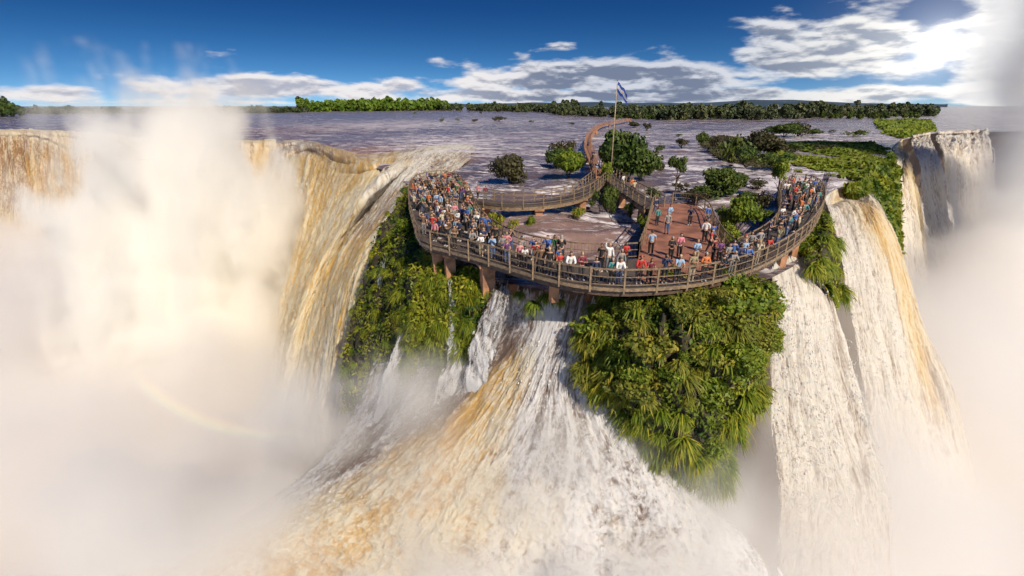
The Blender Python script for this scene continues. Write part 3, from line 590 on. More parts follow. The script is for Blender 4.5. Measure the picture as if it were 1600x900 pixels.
def tuft_mesh(name, seed, blades, L, w, up=.55, droop=.9, cliff=True, kind='blade'):
    r = np.random.default_rng(seed); n = blades
    az = r.uniform(-1.5, 1.5, n) if cliff else r.uniform(0, 6.28, n); elv = r.uniform(-.2, 1.45, n) * up + .15
    d = np.stack([np.sin(az) * np.cos(elv), -np.cos(az) * np.cos(elv), np.sin(elv)], 1)
    ln = L * r.uniform(.55, 1.15, n); base = r.normal(0, .10 * L, (n, 3)) * np.array([1, .4, .8])
    S = np.linspace(0, 1, 5); dr = droop * r.uniform(.6, 1.3, n)
    P = base[:, None] + d[:, None] * (ln[:, None] * S)[..., None] ; P[..., 2] -= (dr * ln)[:, None] * S ** 2.1
    side = np.cross(d, [0, 0, 1]); side /= np.linalg.norm(side, axis=1, keepdims=True) + 1e-6; side = side + r.normal(0, .35, (n, 3))
    wd = (w * r.uniform(.6, 1.3, n))[:, None] * np.array([.6, 1, .95, .6, .08])
    A = P - side[:, None] * wd[..., None]; B = P + side[:, None] * wd[..., None]
    V = np.stack([A, B], 2).reshape(-1, 3)            # n,5,2
    i = np.arange(n)[:, None] * 10 + np.arange(4)[None] * 2; Fq = np.stack([i, i + 1, i + 3, i + 2], -1).reshape(-1, 4)
    lt = r.uniform(0, 1, n); ye = r.uniform(0, 1, n) ** 2 * (lt > .35)
    c = np.zeros((n, 5, 2, 4)); c[..., 0] = np.clip(lt[:, None] * .55 + S[None] * .45, 0, 1)[..., None]; c[..., 1] = (ye[:, None] * .75 + .35 * S[None] ** 3)[..., None]; c[..., 3] = 1
    return mesh_np(name, V, Fq, None, {'var': np.clip(c.reshape(-1, 4), 0, 1)})
TUFTS = [tuft_mesh('hanging_tussock', 500 + k, 210, 1.0, .030) for k in range(4)]
CANES = [tuft_mesh('cane_tussock', 520 + k, 170, .95, .038, up=.95, droop=.75) for k in range(4)]
def gap_at(u, v): return fbm(np.array(u * 3.2 + 2.0), np.array(v * 3.4 + 5.0), o=2) < -.34
def plant_on(P, u, v, name, meshes, mat, scale, label, group, i, off=.05, cat='grass tussock'):
    nu, nv = P.shape[:2]; a, b = int(u * (nu - 1)), int(v * (nv - 1)); n = normals_of(P)[a, b]
    p = P[a, b] + n * off
    o = bpy.data.objects.new(name, meshes[i % len(meshes)]); COL.objects.link(o)
    if not o.data.materials: o.data.materials.append(mat)
    o.material_slots[0].link = 'OBJECT'; o.material_slots[0].material = mat
    o.location = p; rz = math.atan2(n[0], -n[1]) + random.uniform(-.5, .5)
    o.rotation_euler = (random.uniform(-.25, .25), random.uniform(-.3, .3), rz); o.scale = (scale * random.uniform(.65, 1.45),) * 3
    return tag(o, label, cat, group)
def jit(n, k):   # well spread u,v
    pts = []; r = random.Random(n * 7 + k)
    while len(pts) < n:
        best = max(((r.random(), r.random()) for _ in range(12)), key=lambda q: min([((q[0] - s[0]) ** 2 + (q[1] - s[1]) ** 2) for s in pts] or [1]))
        pts.append(best)
    return pts
for i, (u, v) in enumerate(jit(170, 1)):
    if gap_at(u, v): continue
    if v < .50 or (u > .75 and v < .62 and random.random() < .6):
        plant_on(PP, u, v, 'cane_tussock', CANES, MT['tuft2'] if i % 3 else MT['tuft'], .95, 'olive green bushy cane tussock on the promontory under the front railing', 'cane tussocks on the promontory', i, .15)
    else:
        plant_on(PP, u, v, 'hanging_tussock', TUFTS, MT['tuft'], 1.1, 'long drooping green grass tussock hanging from the lower promontory', 'grass tussocks on the lower promontory', i)
for i, (u, v) in enumerate(jit(240, 2)):
    if v > .93: continue
    plant_on(PB, u, v, 'bank_tussock', TUFTS, MT['tuft'], .72, 'wet green grass tussock on the bank below the left platform', 'grass tussocks on the left bank', i)
for i, (u, v) in enumerate(jit(26, 3)):
    plant_on(PF, u, v, 'hanging_tussock', TUFTS, MT['tuft'] if i % 2 else MT['leafb'], 1.2, 'green tussock on the flank beside the tall amber edged fall', 'grass tussocks on the right flank', i)
for i, (u, v) in enumerate(jit(120, 5)):
    if gap_at(u, v): continue
    if v < .66 or i % 4 == 0:
        o = plant_on(PP, u, v, 'promontory_shrub', [bush_proto(k)[q][0] for k in ('round', 'loose') for q in range(3)], MT['tuft2'] if i % 2 else MT['leafb'], random.uniform(.7, 1.35), 'leafy yellow green shrub among the canes of the promontory', 'shrubs on the promontory', i, .0, 'shrub')
        o.location.z -= .35
for i, (u, v) in enumerate(jit(10, 6)):
    if v < .8:
        o = plant_on(PB, u, v, 'bank_shrub', [bush_proto(k)[q][0] for k in ('round', 'reed') for q in range(3)], MT['leaf'] if i % 2 else MT['tuft'], random.uniform(.8, 1.4), 'low leafy shrub among the grass of the left bank', 'shrubs on the left bank', i, .0, 'shrub')
        o.location.z -= .4
# grass growing thinly between the tussocks
def undergrowth(name, P, n, size, label, mat, seed):
    r = np.random.default_rng(seed); N = normals_of(P); a = r.integers(0, P.shape[0], n); b = r.integers(0, P.shape[1], n)
    C = P[a, b] + N[a, b] * r.uniform(0, .35, n)[:, None] + r.normal(0, .12, (n, 3)); q = fbm(C[:, 0] * .5, C[:, 1] * .5, C[:, 2] * .5, o=3)
    keep = q > -.55; C = C[keep]; nn = N[a, b][keep]
    me = leafmesh(name, C, nn + np.array([0, 0, .5]), size, np.stack([.35 + .4 * q[keep] + r.uniform(-.2, .3, keep.sum()), .25 + .5 * q[keep]], 1), seed, 2.4)
    tag(link(name, me, mat), label, kind='stuff')
undergrowth('promontory_undergrowth', PP, 14000, .07, 'low green undergrowth between the tussocks of the promontory', MT['tuft'], 1)
undergrowth('bank_undergrowth', PB, 26000, .075, 'mossy undergrowth between the tussocks of the left bank', MT['tuft'], 2)
undergrowth('flank_undergrowth', PF, 2500, .08, 'mossy undergrowth on the right flank', MT['tuft'], 3)

for i, (x, y, Y, sc_) in enumerate([(835, 474, 29.0, .9), (852, 462, 29.2, .8), (812, 458, 30, .6), (905, 522, 27.7, .9), (918, 508, 27.9, 1.0), (912, 540, 27.5, .8), (756, 492, 31.6, .9), (748, 500, 31.5, .7), (722, 520, 32.6, .8), (690, 516, 33.2, .8), (930, 480, 28.2, .9), (876, 470, 28.7, .5)]):
    o = bpy.data.objects.new('islet_tussock', TUFTS[i % 4]); COL.objects.link(o); o.location = aty(x, y, Y - .3); o.scale = (sc_,) * 3; o.rotation_euler = (.1, .1, random.uniform(-.6, .6))
    tag(o, 'small mossy tussock clinging to a rock amid the upper cascade', 'grass tussock', 'mossy tussocks in the upper cascade')
# --- rivulets threading the bank
for pts, lab in (
    ([[(598, 395, 46.5, 0, .8), (588, 440, 45, 0, .8), (583, 520, 43, 0, .8), (575, 640, 40.5, 0, .9)], [(606, 395, 46, 0, .8), (600, 440, 44.5, 0, .8), (600, 520, 42.5, 0, .8), (603, 640, 39.5, 0, .9)]], 'thin veil of water down the far edge of the green bank'),
    ([[(636, 470, 36.6, 0, .8), (622, 520, 35.8, 0, .9), (596, 600, 35, 0, .9), (575, 700, 33, 0, 1)], [(644, 468, 36.4, 0, .8), (645, 520, 35.4, 0, .9), (628, 600, 34.4, 0, .9), (618, 700, 32, 0, 1)]], 'white rivulet streaming down the middle of the green bank'),
    ([[(694, 426, 33.8, 0, .7), (700, 450, 33, 0, .9), (703, 500, 32.6, 0, .9), (700, 560, 32, 0, .9)], [(700, 425, 33.8, 0, .7), (710, 450, 33, 0, .9), (716, 500, 32.5, 0, .9), (716, 560, 32, 0, .9)]], 'slim rivulet falling from beside the concrete pier'),
    ([[(772, 426, 31, 0, .8), (760, 462, 30.7, 0, .9), (738, 520, 30.5, .1, .9), (725, 590, 30, 0, .9)], [(800, 436, 30.4, 0, .8), (798, 470, 30, 0, .9), (780, 530, 30, .2, .9), (770, 600, 29, 0, .9)]], 'frothy arching stream where bank and cascade meet'),
    ([[(664, 420, 37, 0, .7), (656, 455, 36, 0, .9), (662, 510, 35, 0, .9), (650, 600, 33.5, 0, .9)], [(670, 420, 37, 0, .7), (664, 455, 36, 0, .9), (674, 510, 35, 0, .9), (668, 600, 33.5, 0, .9)]], 'narrow rivulet below the paired brown piers'),
    ([[(724, 470, 32.8, 0, .8), (716, 500, 32.2, .2, .9), (700, 560, 31.8, .3, .9), (670, 640, 30.4, .2, .9)], [(742, 470, 32.6, 0, .8), (742, 500, 32, .2, .9), (735, 560, 31.4, .3, .9), (716, 640, 30, .2, .9)]], 'creamy rivulet fanning out at the foot of the green bank')):
    pts = [[(q[0] + (-6 if st is pts[0] else 6) * (k / 3 - .2), q[1], q[2] - .6, q[3], .45 + .12 * k) for k, q in enumerate(st)] for st in pts]
    o, _ = sheet('rivulet', pts, MT['riv_w'], 60, 160, .16, .16, edge=.42, top=.15, seed=len(lab)); tag(o, lab, 'rivulet')

# --- shrubs standing in the river and inside the ring of the walkway
B = bush
B('riverside_bush', 'dark olive bush in the river behind the left walkway', 'bush', 797, 287, 62, 52, 'round', MT['leafd'], i=0)
B('riverside_bush', 'bright green bush leaning on the walkway junction, left of it', 'bush', 888, 280, 56, 50, 'round', MT['leafb'], i=1)
B('riverside_bush', 'dull brownish bush behind the bright green bush by the walkway', 'bush', 880, 252, 52, 38, 'loose', MT['leafd'], i=2)
B('riverside_tree', 'largest leafy tree, tall dark crown right behind the flagpole', 'tree', 965, 285, 84, 92, 'round', MT['leaf'], i=0)
B('riverside_tree', 'broad leafy tree overhanging the right walkway', 'tree', 1000, 290, 74, 66, 'round', MT['leaf'], i=1)
B('riverside_bush', 'bright sprig of leaves at the foot of the flagpole', 'bush', 946, 300, 24, 52, 'round', MT['leafb'], i=2)
B('slender_tree', 'slender bare-stemmed tree with a small crown right of the walkway', 'tree', 1054, 312, 34, 74, 'tree', MT['leaf'], i=0)
B('slender_tree', 'bright yellow green young tree beside the right crowd', 'tree', 1212, 318, 34, 72, 'tree', MT['leafb'], i=1)
B('riverside_bush', 'dark green bush in midstream behind the terracotta plaza', 'bush', 1124, 310, 72, 54, 'round', MT['leaf'], i=2)
B('riverside_bush', 'low scraggy bush at the back edge of the plaza', 'bush', 1082, 320, 60, 28, 'loose', MT['leafd'], i=0)
B('riverside_bush', 'bright lime bush inside the gap between plaza and right balcony', 'bush', 1152, 362, 58, 66, 'round', MT['leafb'], i=0)
B('riverside_bush', 'small lime shrub hugging the right edge of the plaza', 'bush', 1135, 392, 34, 50, 'round', MT['leafb'], i=1)
B('riverside_bush', 'dark thorny bush in front of the right crowd', 'bush', 1185, 335, 50, 40, 'loose', MT['leafd'], i=1)
B('riverside_bush', 'leafy green bush in the pool behind the left platform', 'bush', 778, 366, 46, 40, 'reed', MT['tuft'], i=2)
B('riverside_bush', 'tiny green shrub beside the pier in the brown pool', 'bush', 829, 358, 16, 26, 'round', MT['tuft'], i=0)
B('riverside_bush', 'low green plant under the left walkway bend', 'bush', 903, 344, 34, 24, 'reed', MT['tuft'], i=1)
B('riverside_bush', 'fresh green shrub below the walkway junction', 'bush', 950, 332, 30, 46, 'round', MT['leaf'], i=2)
B('riverside_bush', 'green tuft along the left railing of the plaza', 'bush', 1003, 372, 26, 44, 'loose', MT['tuft'], i=0)
for i, (x, y, w, h, k, mt, lab) in enumerate([
    (1020, 318, 34, 30, 'loose', 'leaf', 'leafy bush where the right walkway meets the plaza'), (1098, 312, 40, 26, 'round', 'leaf', 'dense bush at the back corner of the plaza railing'),
    (1165, 330, 44, 34, 'round', 'leaf', 'deep green bush behind the lime bush beside the right crowd'), (1188, 352, 36, 30, 'loose', 'leafb', 'sprawling light green bush under the right balcony railing'),
    (1128, 352, 30, 34, 'loose', 'leafb', 'light green spray of leaves over the plaza railing'), (1062, 300, 30, 18, 'loose', 'leafd', 'grey brown scrub at the foot of the slender tree'),
    (870, 262, 40, 34, 'round', 'leaf', 'shaded bush between the two walkway arms, left side'), (925, 322, 34, 30, 'loose', 'leaf', 'ferny bush hanging below the flagpole junction'),
    (768, 356, 34, 30, 'reed', 'leafb', 'yellow green reeds at the inner railing of the left platform'), (800, 362, 30, 26, 'reed', 'tuft', 'reeds at the edge of the brown pool'),
    (985, 338, 34, 26, 'loose', 'leaf', 'bush under the right walkway arm'), (1148, 296, 46, 30, 'round', 'leaf', 'rounded bush upstream of the plaza bushes'), (1030, 268, 22, 16, 'round', 'leafd', 'little dark bush right of the big trees by the flagpole'),
    (1180, 300, 40, 24, 'loose', 'leafd', 'dull scrub on the islet left of the young lime tree')]):
    B('riverside_bush', lab, 'bush', x, y, w, h, k, MT[mt], i=i)
midstream = [(1065, 232, 26, 16), (1095, 228, 20, 20), (1033, 238, 22, 12), (1010, 205, 16, 13), (990, 200, 18, 9), (1140, 252, 60, 40), (1165, 262, 50, 34), (1190, 250, 56, 42), (1120, 238, 40, 24),
             (1210, 268, 60, 30), (1225, 214, 52, 20), (1252, 214, 46, 22), (1205, 212, 40, 14), (1268, 212, 24, 10), (1340, 213, 44, 10), (1300, 208, 16, 6), (779, 190, 26, 8), (692, 190, 10, 5), (715, 189, 12, 4), (742, 191, 14, 5), (752, 178, 6, 4), (1240, 238, 40, 16), (830, 192, 12, 4), (895, 195, 14, 4),
             (1290, 238, 40, 12), (1060, 214, 12, 5), (648, 178, 8, 3), (676, 173, 10, 3)]
near = ['upstream of the plaza', 'behind the lime tree', 'between the flagpole trees and the green island', 'out in the far shallows']
for i, (x, y, w, h) in enumerate(midstream):
    sz = 'tiny' if w < 15 else 'small' if w < 30 else 'mid sized' if w < 50 else 'wide'
    side = 'left of the flagpole' if x < 950 else 'just right of the flagpole trees' if x < 1080 else 'right of the slender tree' if x < 1180 else 'upstream of the right crowd' if x < 1280 else 'near the lip of the right falls'
    dist = 'nearest the crowd' if y > 245 else 'in midstream' if y > 220 else 'far upstream' if y > 195 else 'at the far treeline'
    tone = ['dark', 'olive', 'dusty green', 'leafy'][i % 4]
    B('river_shrub', f'{sz} {tone} shrub {side}, {dist}', 'shrub', x, y, w * 1.1, h * 1.15, ['loose', 'round', 'reed'][i % 3] if h > 8 else 'reed', [MT['leafd'], MT['leaf'], MT['leaf'], MT['leafd']][i % 4], 'shrubs standing in the river', i=i)
# --- mats of low plants on the rocky island and the marsh at the right
def cover(name, label, poly, n, size, height, mat, seed, cliff=None):
    r = np.random.default_rng(seed); P = np.array([atz(x, y, -1.7)[:2] for x, y in poly]); pts = []
    lo, hi = P.min(0), P.max(0)
    def inside(q):
        c = np.zeros(len(q), bool); j = len(P) - 1
        for i in range(len(P)):
            a, b = P[i], P[j]; m_ = ((a[1] > q[:, 1]) != (b[1] > q[:, 1])) & (q[:, 0] < (b[0] - a[0]) * (q[:, 1] - a[1]) / (b[1] - a[1] + 1e-9) + a[0]); c ^= m_; j = i
        return c
    q = r.uniform(lo, hi, (n * 4, 2)); q = q[inside(q)][:n]; h = fbm(q[:, 0] * .11 + seed, q[:, 1] * .06, o=4); k = h > -.45; q, h = q[k], h[k]
    hh = np.clip(.25 + h * .8, .05, 1.5) * height
    C = np.c_[q, -1.75 + hh * r.uniform(.3, 1, len(q))]
    t_ = fbm(q[:, 0] * .3, q[:, 1] * .15, o=3)
    me = leafmesh(name, C, np.tile([0, -.4, 1.], (len(C), 1)), size, np.stack([.5 + .25 * t_ + r.uniform(-.3, .3, len(C)), .3 + .25 * fbm(q[:, 0] * .05, q[:, 1] * .03, o=2) + r.uniform(-.1, .2, len(C))], 1), seed, 1.5)
    tag(link(name, me, mat), label, kind='stuff')
cover('island_vegetation', 'mat of low green plants on the rocky island above the right falls', [(1215, 232), (1250, 222), (1330, 220), (1390, 232), (1394, 246), (1375, 262), (1352, 284), (1330, 278), (1290, 274), (1230, 270), (1190, 262)], 26000, .34, 1.6, MT['tuft'], 5)
cover('shallows_vegetation', 'dull scrubby growth in the shallows upstream of the plaza', [(1090, 222), (1130, 214), (1200, 222), (1240, 240), (1225, 262), (1180, 270), (1130, 256)], 9000, .28, 1.8, MT['leafd'], 6)
cover('marsh_vegetation', 'yellow green marsh grass beyond the far right falls', [(1365, 190), (1452, 188), (1462, 205), (1440, 209), (1408, 216), (1380, 208)], 16000, .9, 2.0, MT['leafb'], 7)
clf, PCl = sheet('moss', [
    [(1322, 292, ('z', -1.2), 0, 0), (1326, 305, 71, 0, 0), (1330, 330, 70, 0, 0), (1334, 350, 69, 0, 0)],
    [(1345, 286, ('z', -1.2), 0, 0), (1350, 305, 73, 0, 0), (1354, 340, 72, 0, 0), (1358, 380, 71, 0, 0)],
    [(1368, 268, ('z', -1.2), 0, 0), (1374, 290, 81, 0, 0), (1380, 330, 79, 0, 0), (1386, 400, 78, 0, 0)],
    [(1393, 240, ('z', -1.2), 0, 0), (1398, 262, 98, 0, 0), (1400, 300, 96, 0, 0), (1404, 400, 94, 0, 0)]], MT['soil'], 60, 60, .8, .3, edge=0, top=0, ext=0, low=False, seed=95)
clf.name = 'mossy_cliff_terrain'; tag(clf, 'mossy cliff between the two groups of right falls', kind='structure')
undergrowth('cliff_moss', PCl, 12000, .30, 'bright moss and ferns draped over the cliff beside the distant amber fall', MT['tuft'], 9)

# --- forests on the horizon
def forest(name, label, px0, px1, rows, h, depth, mat, seed, size, n_trees, per=120, step=1.0):
    r = np.random.default_rng(seed); Cs, Ns, Vs = [], [], []
    for k in range(n_trees):
        px = r.uniform(px0, px1); base = np.interp(px, [a for a, b in rows], [b for a, b in rows]); f = r.random()
        p = atz(px, base, -1.8); d = math.hypot(p.x, p.y); s = (d + depth * f) / d
        ht = h * r.uniform(.6, 1.08) * (.72 + .28 * f) * (1 + .25 * vnoise(np.array(px * .02), np.array(seed * 1.))); w = ht * r.uniform(.3, .5)
        c = np.array([p.x * s, p.y * s, -1.8 + ht * .55])
        lt, ye = r.uniform(.1, .85), r.uniform(0, .7) ** 1.5
        for q in range(4):
            cc = c + r.normal(0, 1, 3) * np.array([w * .4, w * .4, ht * .2]); n = per // 4
            sp = sphere_pts(n, r); sp[:, 2] = np.abs(sp[:, 2]) * np.sign(r.uniform(-.3, 1, n))
            Cs.append(cc + sp * np.array([w * .62, w * .62, ht * .30]) * r.uniform(.7, 1.05, (n, 1))); Ns.append(sp)
            Vs.append(np.stack([lt * .7 + r.uniform(-.1, .35, n), ye * .8 + r.uniform(-.1, .2, n)], 1))
    C = np.concatenate(Cs); me = leafmesh(name, C, np.concatenate(Ns), size, np.concatenate(Vs), seed, 1.2)
    tag(link(name, me, mat), label, kind='stuff')
forest('right_forest', 'dark riverside forest across the water behind the flag', 860, 1460, [(860, 180), (960, 184), (1040, 188), (1170, 188), (1250, 186), (1330, 183), (1460, 182)], 12.5, 160, MT['forest'], 1, 1.3, 430, 170)
forest('middle_forest', 'hazy dark forest far upstream', 690, 900, [(690, 173), (800, 175), (900, 178)], 17, 350, MT['forest'], 2, 2.6, 160, 130)
forest('bright_forest', 'bright green forest on the far shore behind the churning chute', 470, 700, [(470, 175.0), (560, 174.2), (700, 172.5)], 26, 300, MT['forestb'], 3, 3.2, 260, 120)
forest('shore_forest', 'thin dark line of forest along the far left shore', -60, 480, [(-60, 178.6), (300, 177.6), (480, 176)], 7.5, 200, MT['forest'], 4, 3.0, 420, 60)
forest('corner_forest', 'rounded clump of trees at the far left edge of the river', -160, 38, [(-160, 184), (40, 182.5)], 19, 40, MT['leaf'], 5, 1.2, 60, 240)
forest('upstream_bushes', 'row of bushes standing in the water before the forest', 960, 1440, [(960, 187), (1440, 186)], 6, 60, MT['leaf'], 8, .9, 90, 90)
# distant hills on the horizon
def hills():
    n = 160; x = np.linspace(640, 1480, n); h = np.interp(x, [640, 760, 850, 1000, 1100, 1180, 1240, 1330, 1480], [3, 5, 6, 6, 6, 9, 8.5, 5, 3]); V = []
    for px, hh in zip(x, h):
        p = atz(px, 167.2, -1.8); d = Vector((p.x, p.y, 0)); k = 5200 / d.length; z = (hh + 1.0 * float(vnoise(np.array(px * .03), np.array(4.)))) * 5200 / F
        V += [(d.x * k, d.y * k, -4), (d.x * k * 1.04, d.y * k * 1.04, z * .7), (d.x * k * 1.12, d.y * k * 1.12, z), (d.x * k * 1.5, d.y * k * 1.5, -4)]
    Fq = [(i * 4 + j, i * 4 + 4 + j, i * 4 + 5 + j, i * 4 + 1 + j) for i in range(n - 1) for j in range(3)]
    me = bpy.data.meshes.new('hills'); me.from_pydata(V, [], Fq); o = link('distant_hills', me, simple('hazy_hills', (0.03, 0.06, 0.10), 0.95, .002)); tag(o, 'low blue hills on the horizon', kind='structure')
hills()
# ------------------------------------------------------------------ viewing platform and walkways
OUT = [(1236, 286), (1258, 286), (1274, 292), (1284, 304), (1286, 318), (1280, 338), (1262, 365), (1226, 394), (1180, 418), (1130, 434), (1080, 444), (1020, 449), (960, 450), (900, 444), (850, 433), (800, 419), (745, 403), (700, 391), (657, 377), (645, 347), (639, 320), (642, 298), (658, 284), (690, 279), (716, 286)]
INL = [(716, 286), (730, 302), (738, 318), (750, 345), (775, 368), (810, 385), (850, 396), (900, 404), (950, 406), (996, 404)]
PLZ = [(996, 404), (1008, 370), (1016, 338), (1023, 322), (1050, 318), (1085, 321), (1105, 334), (1116, 360), (1132, 386), (1146, 398)]
INR = [(1146, 398), (1170, 386), (1195, 370), (1212, 350), (1217, 325), (1216, 303), (1236, 286)]
def w0(l, z=0.0, n=None):
    P = np.array([atz(x, y, z) for x, y in l]); return [Vector(p) for p in (crspline(P, n or (len(l) - 1) * 5 + 1))]
def ngon_slab(name, pts, z0, z1, mat, parent):
    bm = bmesh.new(); vs = [bm.verts.new((p.x, p.y, z1)) for p in pts]; f = bm.faces.new(vs); bmesh.ops.triangulate(bm, faces=[f])
    r = bmesh.ops.extrude_face_region(bm, geom=bm.faces[:]); 
    for v in [g for g in r['geom'] if isinstance(g, bmesh.types.BMVert)]: v.co.z = z0
    bmesh.ops.recalc_face_normals(bm, faces=bm.faces[:]); me = bpy.data.meshes.new(name); bm.to_mesh(me); bm.free()
    o = link(name, me, mat); kid(parent, o); return o
def resample(P, step):
    d = [0]; 
    for a, b in zip(P, P[1:]): d.append(d[-1] + (b - a).length)
    n = max(1, round(d[-1] / step)); out = []
    for k in range(n + 1):
        t = d[-1] * k / n; i = max(0, min(len(P) - 2, int(np.searchsorted(d, t, 'right')) - 1)); f = (t - d[i]) / max(1e-6, d[i + 1] - d[i]); out.append(P[i].lerp(P[i + 1], min(1, f)))
    return out
def railing(parent, P, mat, h=1.08, step=1.9, t=.045, rails=(1.0, .58, .16), mesh=True, sub=0.45, thick=.05):
    """posts as parts; rails and wire mesh as one part each"""
    rp = resample(P, sub); mb = MB()
    for fr in rails:
        mb = MB()
        for a, b in zip(rp, rp[1:]):
            up = Vector((0, 0, h * fr)); mb.bar(a + up, b + up, thick if fr == rails[0] else t * .75, .09 if fr == rails[0] else t)
        mb.build('rail', mat, parent)
    if mesh:
        mb = MB()
        for a, b in zip(rp, rp[1:]):
            for q in range(2):
                p = a.lerp(b, q / 2); mb.bar(p + Vector((0, 0, .08)), p + Vector((0, 0, h * .97)), .012)
        mb.build('wire_infill', MT['beam'], parent)
    for p in resample(P, step):
        mb = MB(); mb.bar(p + Vector((0, 0, -.35)), p + Vector((0, 0, h * 1.03)), .10, .10); mb.bar(p + Vector((0, 0, h * 1.03)), p + Vector((0, 0, h * 1.06)), .13, .13)
        mb.build('railing_post', mat, parent)
def inset(P, d):
    out = []
    for i, p in enumerate(P):
        t = (P[min(i + 1, len(P) - 1)] - P[max(i - 1, 0)]); t.z = 0; t.normalize(); out.append(p + Vector((-t.y, t.x, 0)) * d)
    return out
plat = empty('viewing_platform', atz(960, 430, 0)); plat.location = (0, 0, 0)
tag(plat, 'curved viewing platform over the cascade with weathered railings and terracotta plaza', 'viewing platform')
WO, WL, WP, WR = w0(OUT), w0(INL), w0(PLZ), w0(INR)
ring = WO + WL[1:] + [WP[0]] + WP[-1:] + WR[1:-1]
# ring part: outer rim, inner-left edge, straight across the plaza mouth, inner-right edge
ngon_slab('deck', WO + WL[1:] + WR[0:-1], -.22, 0, MT['deck'], plat)
ngon_slab('plaza_floor', WP, -.20, 0.012, MT['plaza'], plat)
fan = w0([(996, 404), (1000, 438), (1070, 434), (1135, 418), (1146, 398)]); ngon_slab('plaza_floor', fan, -.1, .010, MT['plaza'], plat)
for P, d in ((WO, -.25), (WO, -1.5), (WL, -.15), (WP, -.15), (WR, -.15)):
    Q = resample(inset(P, d), .8); mb = MB()
    for a, b in zip(Q, Q[1:]): mb.bar(a + Vector((0, 0, -.40)), b + Vector((0, 0, -.40)), .14, .34)
    mb.build('support_beam', MT['beam'], plat)
mb = MB(); Q = resample(WO, .5)
for a, b in zip(Q, Q[1:]): mb.bar(a + Vector((0, 0, -.13)), b + Vector((0, 0, -.10)), .05, .20)
mb.build('fascia_board', MT['rail'], plat)
railing(plat, WO, MT['rail']); railing(plat, WL, MT['rail'], step=2.2); railing(plat, WP[:len(WP) // 3 + 1], MT['rail'], step=2.2); railing(plat, WP[len(WP) * 4 // 9:], MT['rail'], step=2.6); railing(plat, WR, MT['rail'], step=2.6)
def pier(px, py, w=1.0, deep=5.0, z=0.0, par=plat, inn=.9):
    p = atz(px, py, z); c = Vector((0, 40, 0)); 
    if par is plat:
        d = Vector((8 - p.x, 42 - p.y, 0)).normalized(); p = p + d * inn
    mb = MB(); mb.box((p.x, p.y, z - .62 - deep / 2), (w, w, deep), .3); mb.box((p.x, p.y, z - .62), (w * 1.5, w * 1.25, .3), .3)
    mb.build('pier', MT['pier'], par, bevel=.04)
for q in ((664, 380, .75, 3.3), (684, 386, .75, 3.2), (746, 403, .9, 3.8), (860, 435, .5, 1.2), (1110, 438, .5, 1.2), (1190, 413, .6, 2), (1248, 377, .6, 4.6), (1264, 364, .6, 4), (1284, 318, .6, 4), (642, 330, .8, 3)): pier(*q)
for q in ((800, 384, .8, 3), (930, 405, .8, 3), (1012, 372, .8, 3), (1100, 334, .8, 3), (1180, 380, .7, 3), (1020, 330, .7, 3)): pier(*q, inn=0)

def walkway(name, label, pts, width, mat, z=0.0, piers=(), step=2.2, thick=.06, mesh=False):
    e = empty(name, (0, 0, 0)); tag(e, label, 'walkway')
    P = w0(pts, z); L = inset(P, width / 2); Rr = inset(P, -width / 2)
    ngon_slab('deck', L + Rr[::-1], z - .15, z, MT['deck'] if mat is MT['rail'] else mat, e)
    for Q in (inset(P, width / 2 - .1), inset(P, -width / 2 + .1)):
        Q = resample(Q, 1.2); mb = MB()
        for a, b in zip(Q, Q[1:]): mb.bar(a + Vector((0, 0, -.36)), b + Vector((0, 0, -.36)), .12, .40)
        mb.build('girder', mat, e)
    railing(e, L, mat, step=step, mesh=mesh, thick=thick); railing(e, Rr, mat, step=step, mesh=mesh, thick=thick)
    for k in piers:
        p = P[int(k * (len(P) - 1))]; mb = MB(); mb.box((p.x, p.y, z - 2.0), (.8, width * .8, 2.9), .2); mb.box((p.x, p.y, z - .62), (1.0, width * 1.05, .22), .2); mb.build('pier', MT['pier'], e, bevel=.03)
    return e
walkway('walkway', 'left walkway arm curving from the crowd to the flagpole junction', [(738, 312), (790, 318), (840, 317), (890, 309), (918, 296), (938, 278)], 1.9, MT['rail'], piers=(.1, .42, .74))
walkway('walkway', 'short right walkway arm sloping down to the terracotta plaza', [(952, 276), (975, 294), (1000, 310), (1022, 324)], 2.0, MT['rail'], piers=(.3, .8))
walkway('far_walkway', 'rust coloured walkway zigzagging away upstream behind the trees', [(940, 276), (932, 262), (924, 245), (918, 226), (926, 207), (945, 194), (985, 187)], 1.5, MT['rust'], z=.3, piers=(.2, .4, .6, .75, .88, 1.0), step=5, thick=.10)

